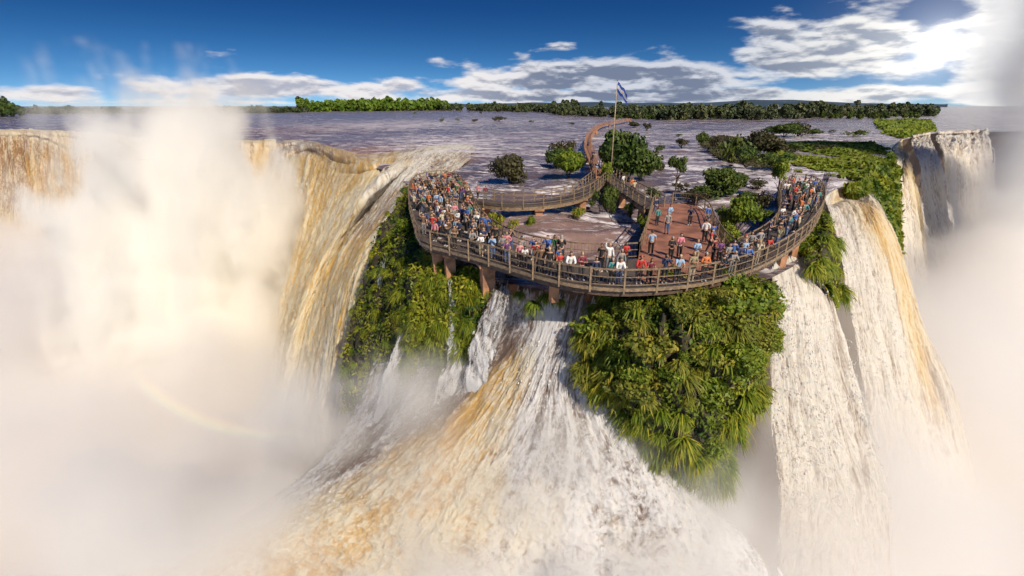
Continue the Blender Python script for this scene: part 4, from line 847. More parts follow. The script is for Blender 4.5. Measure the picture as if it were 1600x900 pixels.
# ------------------------------------------------------------------ flagpole and flag
fp = atz(953, 290, -1.0); dd = (fp - Vector((0, 0, CAMZ))).dot(FW); hp = 151 * dd / F
pe = empty('flagpole', fp); tag(pe, 'tall thin pole carrying the blue and white flag', 'flagpole')
mb = MB(); mb.tube([(0, 0, -1), (0, 0, hp * .5), (0, 0, hp)], [.085, .07, .045], 10); mb.build('pole', simple('weathered_pole', (.45, .33, .22), .5), pe, True)
mb = MB(); mb.tube([(0, 0, hp), (0, 0, hp + .18)], [.09, .03], 8); mb.build('finial', MT['rail'], pe, True)
mb = MB(); mb.tube([(.06, -.08, .8), (.08, -.1, hp * .5), (.05, -.06, hp * .97)], .012, 4); mb.build('halyard', MT['deck'], pe)
def flag():
    nu, nv = 44, 30; me_v = []; L_, H_ = 2.1, 1.5; uvs = []
    for i in range(nu):
        s = i / (nu - 1)
        for j in range(nv):
            t_ = j / (nv - 1)
            x = .08 + s * L_ * .62 + t_ * .1 * s; y = .28 * math.sin(s * 9 + t_ * 3.2) * s ** .6 + .1 * math.sin(t_ * 7 + s * 4) * s
            z = -t_ * H_ * (.85 + .1 * s) - 1.35 * s ** 1.25 + .10 * math.sin(s * 11 + t_ * 2)
            me_v.append((x, y, z)); uvs.append((s, t_))
    me = mesh_np('flag', me_v, grid_faces(nu, nv), uvs)
    m, t, out = new_mat('flag_cloth'); uv = node(t, 'ShaderNodeSeparateXYZ', {0: node(t, 'ShaderNodeUVMap', uv_map='flow').outputs[0]}).outputs
    band = M(t, 'COMPARE', uv[1], .5, .17); 
    c = MIX(t, band, (.02, .06, .30), (.55, .57, .65))
    dx = M(t, 'SUBTRACT', uv[0], .5); dy = M(t, 'MULTIPLY', M(t, 'SUBTRACT', uv[1], .5), .72); rr = M(t, 'SQRT', M(t, 'ADD', M(t, 'MULTIPLY', dx, dx), M(t, 'MULTIPLY', dy, dy)))
    ang = M(t, 'ARCTAN2', dy, dx); lim = M(t, 'ADD', .062, M(t, 'MULTIPLY', M(t, 'SINE', M(t, 'MULTIPLY', ang, 16.0)), .02))
    c = MIX(t, M(t, 'LESS_THAN', rr, lim), c, (.75, .42, .06))
    p = node(t, 'ShaderNodeBsdfPrincipled', {'Base Color': c, 'Roughness': .7}); tr = node(t, 'ShaderNodeBsdfTranslucent', {'Color': c})
    t.links.new(node(t, 'ShaderNodeMixShader', {0: .3, 1: p.outputs[0], 2: tr.outputs[0]}).outputs[0], out.inputs[0])
    o = link('flag', me, m); o.location = fp + Vector((0, 0, hp * .985)); tag(o, 'blue and white striped flag with a golden sun drooping from the tall pole', 'flag')
flag()
# ------------------------------------------------------------------ people
def skin(nodes, edges, root, sub=1):
    """nodes: name -> (x, y, z, rx, ry)"""
    names = list(nodes); idx = {n: i for i, n in enumerate(names)}
    me = bpy.data.meshes.new('skeleton'); me.from_pydata([nodes[n][:3] for n in names], [(idx[a], idx[b]) for a, b in edges], []); me.update()
    o = bpy.data.objects.new('skeleton', me); COL.objects.link(o)
    md = o.modifiers.new('skin', 'SKIN'); md.use_smooth_shade = True
    sv = me.skin_vertices[0].data
    for n in names:
        q = nodes[n]; sv[idx[n]].radius = (q[3], q[4] if len(q) > 4 else q[3]); sv[idx[n]].use_root = (n == root)
    if sub: o.modifiers.new('sub', 'SUBSURF').levels = sub
    dg = bpy.context.evaluated_depsgraph_get(); ev = o.evaluated_get(dg); m2 = bpy.data.meshes.new_from_object(ev)
    bpy.data.objects.remove(o); return m2
def mirror(d):
    out = {}
    for k, v in d.items():
        if k.endswith('_s'): out[k[:-2] + '_l'] = (v[0], *v[1:]); out[k[:-2] + '_r'] = (-v[0], *v[1:])
        else: out[k] = v
    return out
POSES = {
 'standing': dict(el=(.25, .03, 1.12), wr=(.26, -.05, .87)),
 'leaning forward': dict(el=(.23, -.30, 1.10), wr=(.13, -.50, 1.10), lean=.16),
 'holding a camera': dict(el=(.25, -.20, 1.20), wr=(.07, -.27, 1.52)),
 'holding a phone': dict(el=(.23, -.08, 1.12), wr=(.07, -.32, 1.22)),
 'raising one arm': dict(el=(.25, .03, 1.12), wr=(.26, -.05, .87), el2=(-.30, -.06, 1.56), wr2=(-.30, -.14, 1.84)),
 'hands on hips': dict(el=(.37, .10, 1.16), wr=(.19, -.02, 1.02)),
 'walking': dict(el=(.25, .10, 1.13), wr=(.27, .02, .90), el2=(-.25, -.06, 1.13), wr2=(-.26, -.22, .95), step=.22),
 'arms folded': dict(el=(.26, -.06, 1.12), wr=(-.08, -.21, 1.20), el2=(-.26, -.06, 1.12), wr2=(.08, -.24, 1.16)),
}
def build_pose(pose, slim):
    L = pose.get('lean', 0); st = pose.get('step', 0); k = .93 if slim else 1.0
    sh = lambda z, y=0.0: (y - L * max(0, z - .95) / .45, z)
    def up(x, y, z, r, r2=None): return (x, y - L * max(0, z - .95) / .45, z - L * .1 * max(0, z - .95), r, r2 or r)
    N_ = {'pelvis': (0, 0, .94, .135 * k, .10), 'waist': up(0, 0, 1.10, .115 * k, .09), 'chest': up(0, 0, 1.30, .145 * k, .10), 'collar': up(0, .01, 1.42, .085, .065), 'neck': up(0, .005, 1.49, .05)}
    E_ = [('pelvis', 'waist'), ('waist', 'chest'), ('chest', 'collar'), ('collar', 'neck')]
    arms = {}
    for s, sg in (('l', 1), ('r', -1)):
        el = pose['el'] if sg > 0 or 'el2' not in pose else pose['el2']; wr = pose['wr'] if sg > 0 or 'wr2' not in pose else pose['wr2']
        if not (sg < 0 and 'el2' in pose): el = (el[0] * sg, el[1], el[2]); wr = (wr[0] * sg, wr[1], wr[2])
        N_['shoulder_' + s] = up(.165 * sg * k, .01, 1.395, .062); N_['elbow_' + s] = (*el, .042); N_['wrist_' + s] = (*wr, .027)
        hd = (Vector(wr) - Vector(el)).normalized(); h = Vector(wr) + hd * .075; N_['palm_' + s] = (h.x, h.y, h.z, .036, .024)
        E_ += [('collar', 'shoulder_' + s), ('shoulder_' + s, 'elbow_' + s), ('elbow_' + s, 'wrist_' + s), ('wrist_' + s, 'palm_' + s)]
        yy = st * sg
        N_['hip_' + s] = (.095 * sg, 0, .86, .095, .095); N_['knee_' + s] = (.10 * sg, -.5 * yy - (.04 if yy > 0 else 0), .49, .062); N_['ankle_' + s] = (.10 * sg, -yy + .02, .09 + (.03 if yy < 0 else 0), .042); N_['toe_' + s] = (.115 * sg, -yy - .14, .035, .035, .03)
        E_ += [('pelvis', 'hip_' + s), ('hip_' + s, 'knee_' + s), ('knee_' + s, 'ankle_' + s), ('ankle_' + s, 'toe_' + s)]
        arms[s] = (h, hd, sg)
    body = skin(N_, E_, 'pelvis')
    hc = Vector(up(0, -.015, 1.60, 0)[:3]); bm = bmesh.new(); bm.from_mesh(body)
    g = bmesh.ops.create_uvsphere(bm, u_segments=16, v_segments=12, radius=1)
    for v in g['verts']:
        c = v.co.copy(); jaw = 1 - .22 * max(0, -c.z) ; q = Vector((c.x * .076 * jaw, c.y * .098 * (1 - .12 * max(0, -c.z)), c.z * .118))
        if c.y < -.85 and abs(c.x) < .3 and -.35 < c.z < .15: q.y -= .02
        v.co = hc + q
    for f in bm.faces: f.smooth = True
    def lump(c, r, mat=0, seg=6):
        a = bmesh.ops.create_uvsphere(bm, u_segments=seg, v_segments=5, radius=r)
        for v in a['verts']: v.co += Vector(c)
        for f in {f for v in a['verts'] for f in v.link_faces}: f.material_index = mat; f.smooth = True
    for s in (-1, 1): lump(hc + Vector((s * .03, -.088, .012)), .011, 1); lump(hc + Vector((s * .076, .005, -.005)), .018)
    lump(hc + Vector((0, -.090, -.055)), .014, 2)
    body2 = bpy.data.meshes.new('person'); 
    tb = MB()
    for s, (h, hd, sg) in arms.items():      # five fingers rooted in each palm
        side = hd.cross(Vector((0, 1, .3))); side = side.normalized() if side.length > .1 else Vector((1, 0, 0)); nrm = side.cross(hd).normalized()
        for q, (o_, ln) in enumerate(((-.027, .062), (-.009, .074), (.009, .070), (.026, .055))):
            p = h + side * o_; tb.tube([p, p + hd * (.03 + ln * .4) + nrm * .004, p + hd * (.03 + ln * .7) + nrm * .016, p + hd * (.02 + ln) + nrm * .034], [.009, .0085, .008, .006], 5)
        p = h - hd * .02 + side * -.028; tb.tube([p, p - side * .025 + hd * .02, p - side * .03 + hd * .055 + nrm * .01], [.011, .010, .007], 5)
    vs = [bm.verts.new(v) for v in tb.v]
    for f in tb.f:
        try: bm.faces.new([vs[i] for i in f]).smooth = True
        except ValueError: pass
    bm.to_mesh(body2); bm.free()
    # clothes
    def grow(keys, d, over=None):
        o = {q: (*N_[q][:3], N_[q][3] + d, (N_[q][4] if len(N_[q]) > 4 else N_[q][3]) + d) for q in keys}; o.update(over or {}); return o
    def top(long_):
        ks = ['pelvis', 'waist', 'chest', 'collar', 'shoulder_l', 'shoulder_r']; n = grow(ks, .022); n['pelvis'] = (0, 0, .90, .155 * k, .125)
        e = [('pelvis', 'waist'), ('waist', 'chest'), ('chest', 'collar'), ('collar', 'shoulder_l'), ('collar', 'shoulder_r')]
        for s in 'lr':
            a, b, w = [Vector(N_[q + s][:3]) for q in ('shoulder_', 'elbow_', 'wrist_')]
            if long_: n['e' + s] = (*b, .060, .060); n['w' + s] = (*(b.lerp(w, .9)), .042, .042); e += [('shoulder_' + s, 'e' + s), ('e' + s, 'w' + s)]
            else: n['e' + s] = (*(a.lerp(b, .62)), .066, .066); e += [('shoulder_' + s, 'e' + s)]
        return skin(n, e, 'waist')
    ks = ['pelvis', 'hip_l', 'hip_r', 'knee_l', 'knee_r', 'ankle_l', 'ankle_r']; n = grow(ks, .016); n['pelvis'] = (0, 0, .97, .145 * k, .112)
    tr = skin(n, [('pelvis', 'hip_l'), ('pelvis', 'hip_r'), ('hip_l', 'knee_l'), ('hip_r', 'knee_r'), ('knee_l', 'ankle_l'), ('knee_r', 'ankle_r')], 'pelvis')
    shn = {}; 
    sb = MB()
    for s in 'lr':
        a, t_ = Vector(N_['ankle_' + s][:3]), Vector(N_['toe_' + s][:3]); sb.tube([(a.x, a.y + .045, .05), (a.x, a.y - .02, .055), (t_.x, t_.y + .05, .045), (t_.x, t_.y - .035, .03)], [.045, .055, .052, .025], 8)
    def hair(kind):
        b2 = bmesh.new(); g = bmesh.ops.create_uvsphere(b2, u_segments=16, v_segments=12, radius=1); kill = []
        for v in g['verts']:
            c = v.co.copy()
            if c.y < -.35 and c.z < .42 or c.z < -.35: kill.append(v)
            r_ = 1 + .05 * math.sin(c.x * 9) * math.sin(c.y * 7 + c.z * 8)
            v.co = hc + Vector((c.x * .088 * r_, c.y * .110 * r_ + .006, c.z * .128 * r_ + .008))
            if kind == 'long' and c.z < .1 and c.y > -.2: v.co.z -= (.1 - c.z) * .34; v.co.y += .01
            if kind == 'hat' and .25 < c.z < .5: v.co.x = hc.x + c.x * .16; v.co.y = hc.y + c.y * .18
        bmesh.ops.delete(b2, geom=kill, context='VERTS'); m_ = bpy.data.meshes.new('hair'); b2.to_mesh(m_); b2.free(); m_.polygons.foreach_set('use_smooth', [True] * len(m_.polygons)); return m_
    return dict(body=body2, long=top(True), short=top(False), trousers=tr, shoes=sb.mesh('shoes'), hair={q: hair(q) for q in ('short', 'long', 'hat')})
PM = {}
for pn in POSES: PM[pn] = build_pose(POSES[pn], len(PM) % 2)
def flatm(name, c, r=.75):
    m, t, out = new_mat(name); oi = node(t, 'ShaderNodeObjectInfo').outputs['Random']
    oc = node(t, 'ShaderNodeTexCoord').outputs['Object']; n = NOISE(t, oc, 9, 4)
    cc = MIX(t, MR(t, n, .3, .7), [q * .75 for q in c], [min(1, q * 1.15) for q in c])
    p = node(t, 'ShaderNodeBsdfPrincipled', {'Base Color': cc, 'Roughness': r}); t.links.new(p.outputs[0], out.inputs[0]); return m
TOPC = {'white': (.75, .75, .75), 'black': (.02, .02, .022), 'navy': (.025, .04, .10), 'red': (.50, .035, .03), 'light blue': (.30, .45, .65), 'blue': (.06, .14, .42), 'grey': (.25, .25, .26), 'pink': (.62, .22, .28), 'orange': (.60, .17, .05),
        'green': (.05, .16, .07), 'teal': (.06, .25, .26), 'brown': (.16, .09, .05), 'cream': (.55, .48, .36), 'purple': (.16, .06, .20), 'maroon': (.20, .03, .05), 'khaki': (.28, .24, .14)}
LEGC = {'dark': (.025, .025, .03), 'blue jean': (.07, .11, .22), 'beige': (.36, .29, .20), 'grey': (.17, .17, .18), 'black': (.012, .012, .014), 'brown': (.12, .08, .05)}
HAIRC = {'black': (.01, .008, .007), 'brown': (.06, .03, .015), 'fair': (.38, .24, .10), 'grey': (.35, .33, .31)}
HATC = {'white': (.75, .73, .7), 'red': (.5, .05, .04), 'straw': (.55, .42, .22), 'navy': (.03, .05, .12)}
TM = {k: flatm(k.replace(' ', '_') + '_cloth', v) for k, v in TOPC.items()}; LM = {k: flatm(k.replace(' ', '_') + '_trousers', v) for k, v in LEGC.items()}
HM = {k: flatm(k + '_hair', v, .5) for k, v in HAIRC.items()}; HTM = {k: flatm(k + '_hat', v) for k, v in HATC.items()}
SKM = [flatm('skin_tone', c, .5) for c in ((.52, .32, .22), (.42, .24, .15), (.28, .15, .09))]; EYE = flatm('dark_eye', (.02, .015, .012), .3); LIP_ = flatm('lip', (.35, .12, .10), .5); SHO = [flatm('shoe_leather', c) for c in ((.03, .025, .02), (.4, .4, .4))]
USED = set(); GRP = 'visitors on the walkways'
def person(p, face, top, legs, hair, pose, zone, h=None, hat=None, group=GRP):
    r = random; m = PM[pose]; s = (h or r.uniform(1.55, 1.82)) / 1.72
    e = empty('person', p, face); e.scale = (s * r.uniform(.96, 1.1), s, s)
    hd = f'{hat} hat' if hat else f'{hair} hair'
    tag(e, f'person in {top} top, ' + ('blue jeans' if legs == 'blue jean' else legs + ' trousers') + f', {hd}, {pose} {zone}', 'person', group)
    def put(nm, me, mats):
        o = bpy.data.objects.new(nm, me); COL.objects.link(o)
        while len(me.materials) < len(mats): me.materials.append(mats[len(me.materials)])
        for i, q in enumerate(mats): o.material_slots[i].link = 'OBJECT'; o.material_slots[i].material = q
        kid(e, o)
    put('body', m['body'], [r.choice(SKM), EYE, LIP_])
    put('top', m['long' if (r.random() < .6) else 'short'], [TM[top]]); put('trousers', m['trousers'], [LM[legs]]); put('shoes', m['shoes'], [r.choice(SHO)])
    if hat: put('hat', m['hair']['hat'], [HTM[hat]])
    else: put('hair', m['hair'][r.choice(('short', 'long'))], [HM[hair]])
    return e
def rnd_person(p, face, zone, poses, short):
    for _ in range(400):
        top = random.choices(list(TOPC), [4, 9, 9, 2, 3, 4, 6, 1, 1.5, 3, 2, 4, 2, 1, 2, 2])[0]; legs = random.choices(list(LEGC), [5, 5, 1, 2, 3, 1])[0]
        hat = random.choice(list(HATC)) if random.random() < .16 else None; hair = random.choices(list(HAIRC), [5, 5, 2, 1])[0]; pose = random.choice(poses)
        key = (top, legs, hat or hair, zone, pose)
        if key not in USED: break
    USED.add(key); return person(p, face, top, legs, hair, pose, zone, hat=hat)
def inpoly(q, P):
    c = False; j = len(P) - 1
    for i in range(len(P)):
        if (P[i].y > q.y) != (P[j].y > q.y) and q.x < (P[j].x - P[i].x) * (q.y - P[i].y) / (P[j].y - P[i].y) + P[i].x: c = not c
        j = i
    return c
PLACED = []
def crowd(poly, n, zone, face, spread, poses, gap=.52):
    P = [atz(x, y, 0) for x, y in poly]; xs = [p.x for p in P]; ys = [p.y for p in P]; k = 0
    for _ in range(6000):
        if k >= n: break
        q = Vector((random.uniform(min(xs), max(xs)), random.uniform(min(ys), max(ys)), 0))
        if not inpoly(q, P) or any((q - s).length < gap for s in PLACED): continue
        PLACED.append(q); k += 1; rnd_person(q, face + random.uniform(-spread, spread), zone, poses, False)
AP = list(POSES); ST = [a for a in AP if a not in ('leaning forward',)]
# explicit figures at the front railing and on the plaza: (px, py feet, facing deg [0 = to the camera], top, legs, hair/hat, pose)
FZ = 'at the front railing'; PZ = 'on the terracotta plaza'
ROW = [(997, 443, 0, 'red', 'dark', 'red hat', 'leaning forward'), (1013, 444, 0, 'maroon', 'black', 'brown', 'leaning forward'), (1037, 443, 0, 'navy', 'dark', 'orange', 'holding a camera'), (1056, 443, 0, 'light blue', 'dark', 'straw hat', 'leaning forward'),
       (1079, 440, 10, 'khaki', 'beige', 'fair', 'arms folded'), (1098, 439, 0, 'orange', 'dark', 'grey', 'arms folded'), (955, 444, 0, 'teal', 'dark', 'grey', 'holding a phone'), (966, 445, 0, 'white', 'blue jean', 'brown', 'leaning forward'),
       (938, 424, -30, 'black', 'black', 'brown', 'standing'), (950, 424, 20, 'white', 'grey', 'fair', 'raising one arm'), (969, 430, 10, 'grey', 'blue jean', 'grey', 'standing'), (976, 418, 0, 'red', 'dark', 'brown', 'holding a phone'),
       (908, 438, 10, 'maroon', 'dark', 'fair', 'arms folded'), (890, 437, 0, 'white', 'dark', 'brown', 'leaning forward'), (874, 434, 0, 'red', 'black', 'brown', 'holding a phone'), (858, 430, -15, 'black', 'dark', 'straw hat', 'standing'), (845, 426, 0, 'brown', 'dark', 'brown', 'standing'),
       (838, 424, 10, 'brown', 'brown', 'black', 'holding a camera'), (820, 420, 0, 'white', 'dark', 'black', 'leaning forward'), (812, 417, 0, 'pink', 'dark', 'brown', 'standing'), (792, 412, 0, 'purple', 'blue jean', 'brown', 'leaning forward'), (770, 405, -10, 'light blue', 'blue jean', 'brown', 'holding a camera'),
       (752, 400, -10, 'white', 'beige', 'white hat', 'holding a phone'), (756, 392, 0, 'navy', 'dark', 'navy hat', 'arms folded'), (792, 398, 0, 'pink', 'beige', 'fair', 'hands on hips'), (876, 410, 170, 'black', 'dark', 'grey', 'leaning forward'), (930, 442, 0, 'navy', 'dark', 'black', 'standing'),
       (1124, 434, 10, 'black', 'dark', 'brown', 'leaning forward'), (1140, 429, 15, 'grey', 'grey', 'grey', 'leaning forward'), (1152, 425, 15, 'navy', 'dark', 'black', 'arms folded'), (1162, 421, 20, 'blue', 'dark', 'brown', 'leaning forward'), (1181, 413, 20, 'cream', 'beige', 'fair', 'holding a camera'), (1194, 407, 25, 'red', 'dark', 'brown', 'leaning forward')]
for q in ROW:
    hat = q[5][:-4] if q[5].endswith('hat') else None; hair = 'brown' if hat or q[5] == 'orange' else q[5]
    p = atz(q[0], q[1], 0); PLACED.append(p); person(p, R(q[2]), q[3], q[4], hair, q[6], FZ, hat=hat)
    USED.add((q[3], q[4], hat or hair, FZ, q[6]))
for q in [(1016, 398, 175, 'light blue', 'black', 'brown', 'standing'), (1047, 408, 10, 'black', 'black', 'grey', 'arms folded'), (1060, 404, 5, 'pink', 'dark', 'brown', 'holding a phone'), (1086, 412, 0, 'light blue', 'beige', 'fair', 'holding a phone'),
          (1026, 352, 20, 'teal', 'dark', 'black', 'standing'), (1041, 366, 180, 'grey', 'blue jean', 'grey', 'standing'), (1045, 350, 30, 'light blue', 'grey', 'brown', 'arms folded'), (1077, 352, -20, 'navy', 'dark', 'brown', 'holding a camera'), (1024, 334, 190, 'navy', 'navy', 'black', 'walking'),
          (1100, 378, 160, 'white', 'black', 'brown', 'standing'), (1111, 384, 200, 'blue', 'dark', 'brown', 'arms folded'), (1103, 352, 0, 'blue', 'grey', 'fair', 'walking'), (1113, 408, 40, 'maroon', 'dark', 'black', 'standing'), (1122, 412, 0, 'purple', 'black', 'brown', 'holding a phone'), (1108, 396, 60, 'red', 'dark', 'brown', 'walking')]:
    p = atz(q[0], q[1], 0); PLACED.append(p); person(p, R(q[2]), q[3], 'blue jean' if q[4] == 'navy' else q[4], q[5], q[6], PZ)
    USED.add((q[3], q[4], q[5], PZ, q[6]))
Z1, Z2, Z3 = 'in left crowd', 'by left railing end', 'in the right crowd'
crowd([(644, 298), (660, 287), (712, 288), (728, 304), (735, 322), (742, 350), (690, 362), (655, 352), (642, 322)], 112, Z1, R(-20), 1.0, ST, .46)
crowd([(655, 354), (690, 360), (742, 350), (770, 374), (768, 400), (745, 398), (700, 386), (660, 374)], 28, Z2, R(-10), .7, AP, .55)
crowd([(740, 380), (800, 392), (850, 402), (905, 412), (900, 436), (850, 425), (800, 411), (745, 396)], 9, 'along the front walkway', R(0), .7, ST, .6)
crowd([(1222, 303), (1236, 290), (1262, 290), (1276, 302), (1279, 320), (1270, 338), (1222, 330)], 34, Z3, R(30), .8, ST, .52)
crowd([(1222, 335), (1270, 338), (1255, 362), (1222, 386), (1196, 398), (1176, 392), (1205, 372)], 18, 'on the right balcony', R(25), .6, AP, .6)
crowd([(1150, 402), (1185, 390), (1195, 400), (1150, 420), (1125, 424)], 6, 'at plaza corner', R(10), .6, ST, .6)
for i, (x, y, f, top, legs, hair, pose, zone) in enumerate([(932, 275, 10, 'light blue', 'blue jean', 'white hat', 'arms folded', 'at the flagpole junction'), (747, 311, -20, 'pink', 'dark', 'brown', 'walking', 'on the left walkway'), (759, 312, 30, 'maroon', 'grey', 'fair', 'standing', 'on the left walkway'),
    (973, 292, 200, 'white', 'beige', 'brown', 'walking', 'on the right walkway'), (987, 300, 10, 'orange', 'dark', 'brown', 'walking', 'on the right walkway'), (926, 250, 160, 'navy', 'dark', 'black', 'walking', 'on the far walkway'), (919, 230, 0, 'navy', 'dark', 'black', 'walking', 'up the rusty walkway'), (990, 305, 190, 'cream', 'dark', 'fair', 'walking', 'on the right walkway'), (968, 189, 0, 'light blue', 'grey', 'fair', 'standing', 'at rusty walkway end')]):
    hat = hair[:-4] if hair.endswith('hat') else None
    person(atz(x, y, .3 if 'far' in zone else 0), R(f), top, legs, 'brown' if hat else hair, pose, zone, hat=hat)
# ------------------------------------------------------------------
# ------------------------------------------------------------------ rising spray and mist: density grids computed once
def mist(name, label, lo, hi, vox, blobs, nscale, namp, dens, color, floor=None, soft=(0.0, 0.45), seed=0.0, aniso=0.0, stretch=(1, 1, 1)):
    """blobs: (cx, cy, cz, rx, ry, rz, strength) in metres; floor: (z_top, fade) a layer lying in the gorge"""
    ng = bpy.data.node_groups.new(name, 'GeometryNodeTree')
    ng.interface.new_socket('Geometry', in_out='OUTPUT', socket_type='NodeSocketGeometry')
    t = ng; pos = node(t, 'GeometryNodeInputPosition').outputs[0]
    warp = node(t, 'ShaderNodeTexNoise', {'Vector': pos, 'Scale': nscale * 0.6, 'Detail': 2.0}).outputs['Color']
    wp = node(t, 'ShaderNodeVectorMath', {0: node(t, 'ShaderNodeVectorMath', {0: warp, 1: (0.5, 0.5, 0.5)}, operation='SUBTRACT').outputs[0], 'Scale': 0.35 / nscale}, operation='SCALE').outputs[0]
    pw = node(t, 'ShaderNodeVectorMath', {0: pos, 1: wp}).outputs[0]
    E = None
    for (cx, cy_, cz, rx, ry, rz, st) in blobs:
        q = node(t, 'ShaderNodeVectorMath', {0: node(t, 'ShaderNodeVectorMath', {0: pw, 1: (cx, cy_, cz)}, operation='SUBTRACT').outputs[0], 1: (1 / rx, 1 / ry, 1 / rz)}, operation='MULTIPLY').outputs[0]
        l = node(t, 'ShaderNodeVectorMath', {0: q}, operation='LENGTH').outputs['Value']
        e = M(t, 'MULTIPLY', M(t, 'SUBTRACT', 1.0, l), st)
        E = e if E is None else M(t, 'SMOOTH_MAX', E, e, 0.15)
    if floor:
        sz = node(t, 'ShaderNodeSeparateXYZ', {0: pw}).outputs
        zt = floor[0]
        if len(floor) > 2: zt = M(t, 'ADD', M(t, 'MULTIPLY', sz[1], floor[2]), floor[0])
        e = M(t, 'DIVIDE', M(t, 'SUBTRACT', zt, sz[2]), floor[1])
        e = M(t, 'MINIMUM', e, 1.0)
        E = e if E is None else M(t, 'SMOOTH_MAX', E, e, 0.2)
    nv = node(t, 'ShaderNodeVectorMath', {0: pos, 1: stretch}, operation='MULTIPLY').outputs[0]
    nv = node(t, 'ShaderNodeVectorMath', {0: nv, 1: (seed, seed * 2, -seed)}).outputs[0]
    n = node(t, 'ShaderNodeTexNoise', {'Vector': nv, 'Scale': nscale, 'Detail': 6.0, 'Roughness': 0.58, 'Distortion': 0.4}).outputs[0]
    d = MR(t, M(t, 'ADD', E, M(t, 'MULTIPLY', M(t, 'SUBTRACT', n, 0.5), namp)), soft[0], soft[1])
    # fade at the box faces
    s = [(hi[k] - lo[k]) for k in range(3)]
    res = [max(8, int(s[k] / vox)) for k in range(3)]
    vc = node(t, 'GeometryNodeVolumeCube', {'Density': M(t, 'MULTIPLY', d, dens), 'Min': lo, 'Max': hi, 'Resolution X': res[0], 'Resolution Y': res[1], 'Resolution Z': res[2]})
    m, mt, out = new_mat(name + '_air')
    pv = node(mt, 'ShaderNodeVolumePrincipled', {'Color': (*color, 1), 'Density': 1.0, 'Anisotropy': aniso})
    mt.links.new(pv.outputs[0], out.inputs['Volume'])
    sm = node(t, 'GeometryNodeSetMaterial', {'Geometry': vc.outputs[0], 'Material': m})
    o = node(t, 'NodeGroupOutput'); t.links.new(sm.outputs[0], o.inputs[0])
    me = bpy.data.meshes.new(name); me.from_pydata([lo, hi], [], []); me.materials.append(m)
    ob = link(name, me); md = ob.modifiers.new('density', 'NODES'); md.node_group = ng
    tag(ob, label, None, None, 'stuff'); return ob
mist('gorge_mist', 'pale mist filling the gorge below the falls', (-260, 14, -76), (260, 250, -4), 2.4,
     [(-55, 60, -52, 34, 32, 30, 1.0), (-110, 90, -50, 60, 40, 28, 1.0), (-25, 52, -44, 18, 14, 24, 1.0), (22, 38, -30, 17, 11, 16, 1.0), (36, 42, -30, 20, 12, 17, 1.0), (20, 25, -25, 10, 6.5, 11.5, 1.4), (31, 31, -26, 15, 8, 14, 1.3), (54, 56, -32, 28, 18, 24, 1.0), (100, 95, -40, 30, 20, 30, .9)],
     0.045, 1.7, 0.10, (0.984, 0.972, 0.965), floor=(-27.0, 20.0, -0.02), seed=2)
mist('spray_column', 'tall bright column of spray rising from the left falls', (-130, 68, -76), (-20, 130, 20), 1.1,
     [(-68, 96, -42, 27, 22, 56, 1.3), (-63, 98, -14, 19, 16, 26, 1.15), (-74, 98, -12, 14, 13, 18, .8), (-55, 94, -16, 12, 12, 20, .8), (-60, 98, 3, 11, 11, 11, .75)],
     0.15, 2.7, 0.42, (0.996, 0.990, 0.972), seed=5, stretch=(1.1, 1.1, .5), soft=(0.0, 0.7))
mist('mist_column', 'white mist column towering at the right edge', (86, 62, -76), (200, 140, 56), 1.8,
     [(117, 106, -14, 17, 17, 60, 1.2), (118, 106, 28, 23, 17, 56, 1.4), (128, 105, 30, 20, 17, 60, 1.2), (142, 98, 24, 22, 17, 64, 1.2), (158, 92, 26, 24, 17, 64, 1.2), (176, 86, 26, 24, 17, 64, 1.2), (132, 104, -25, 26, 18, 50, 1.2)],
     0.09, 1.6, 0.20, (1.0, 0.998, 0.994), seed=9, stretch=(1, 1, .8), soft=(0.0, 1.0))
mist('cascade_spray', 'thin spray drifting over the foot of the central cascade', (-38, 12, -36), (26, 32, -3), 0.7,
     [(-18, 23, -18, 12, 6, 8, 1.0), (-4, 21, -20, 12, 5, 7.5, 1.0), (9, 21, -19, 11, 5, 6.5, 1.0), (-24, 24, -17, 9, 6, 7, 1.2), (-14, 29, -11, 6, 5, 6, .6), (0, 25, -14, 12, 5, 6, .7), (-9, 30, -10, 8, 5, 6, .6), (12, 24.5, -16, 5, 4.5, 8, .9), (8.5, 27, -11, 4, 3.5, 6, .6)],
     0.16, 1.9, 0.48, (0.99, 0.98, 0.965), seed=14, soft=(0.05, 0.9))
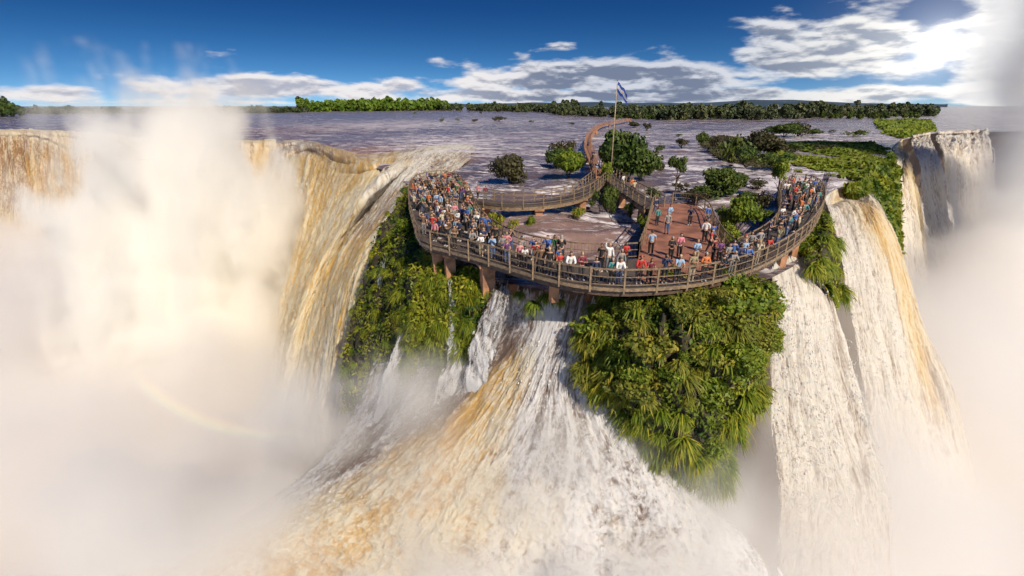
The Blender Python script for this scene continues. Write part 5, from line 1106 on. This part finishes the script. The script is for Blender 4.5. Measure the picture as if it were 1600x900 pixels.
# a faint rainbow hanging in the spray
def rainbow():
    m, t, out = new_mat('rainbow_light'); uv = node(t, 'ShaderNodeTexCoord').outputs['Object']; s = node(t, 'ShaderNodeSeparateXYZ', {0: uv}).outputs
    rr = M(t, 'SQRT', M(t, 'ADD', M(t, 'MULTIPLY', s[0], s[0]), M(t, 'MULTIPLY', s[2], s[2])))
    u = M(t, 'DIVIDE', M(t, 'SUBTRACT', rr, RB - 1.0), 2.0)
    cr = node(t, 'ShaderNodeValToRGB', {0: u}); e = cr.color_ramp; e.elements[0].position = .1; e.elements[0].color = (.9, .12, .03, 1); e.elements[1].position = .95; e.elements[1].color = (.15, .2, .8, 1)
    for p_, c_ in ((.35, (1, .6, .05, 1)), (.55, (.8, .9, .15, 1)), (.75, (.2, .75, .3, 1))): q = e.elements.new(p_); q.color = c_
    an = M(t, 'ARCTAN2', s[2], s[0]); fade = M(t, 'MULTIPLY', MR(t, an, RA0, RA0 + .16), MR(t, an, RA1, RA1 - .12))
    prof = M(t, 'SUBTRACT', 1.0, M(t, 'POWER', M(t, 'ABSOLUTE', M(t, 'SUBTRACT', M(t, 'MULTIPLY', u, 2.0), 1.0)), 2.0), None, True)
    em = node(t, 'ShaderNodeEmission', {0: cr.outputs[0], 1: M(t, 'MULTIPLY', M(t, 'MULTIPLY', fade, prof), 0.08)}); t.links.new(em.outputs[0], out.inputs['Volume'])
    n = 60; V = []
    for i in range(n):
        a = RA0 + (RA1 - RA0) * i / (n - 1)
        for k in range(12):
            q = 2 * math.pi * k / 12; r_ = RB + 1.0 * math.cos(q); V.append((r_ * math.cos(a), .5 * math.sin(q), r_ * math.sin(a)))
    Fq = [(i * 12 + k, i * 12 + (k + 1) % 12, i * 12 + 12 + (k + 1) % 12, i * 12 + 12 + k) for i in range(n - 1) for k in range(12)]
    me = bpy.data.meshes.new('rainbow'); me.from_pydata(V, [], Fq + [tuple(range(12))[::-1], tuple((n - 1) * 12 + k for k in range(12))]); me.materials.append(m)
    o = link('rainbow', me); o.location = RC; o.rotation_euler = (-PITCH, 0, 0); tag(o, 'faint rainbow arc in the lower left spray', kind='stuff')
RB, RA0, RA1 = 21.0, R(-138), R(-80); RC = aty(430, 372, 50)
rainbow()
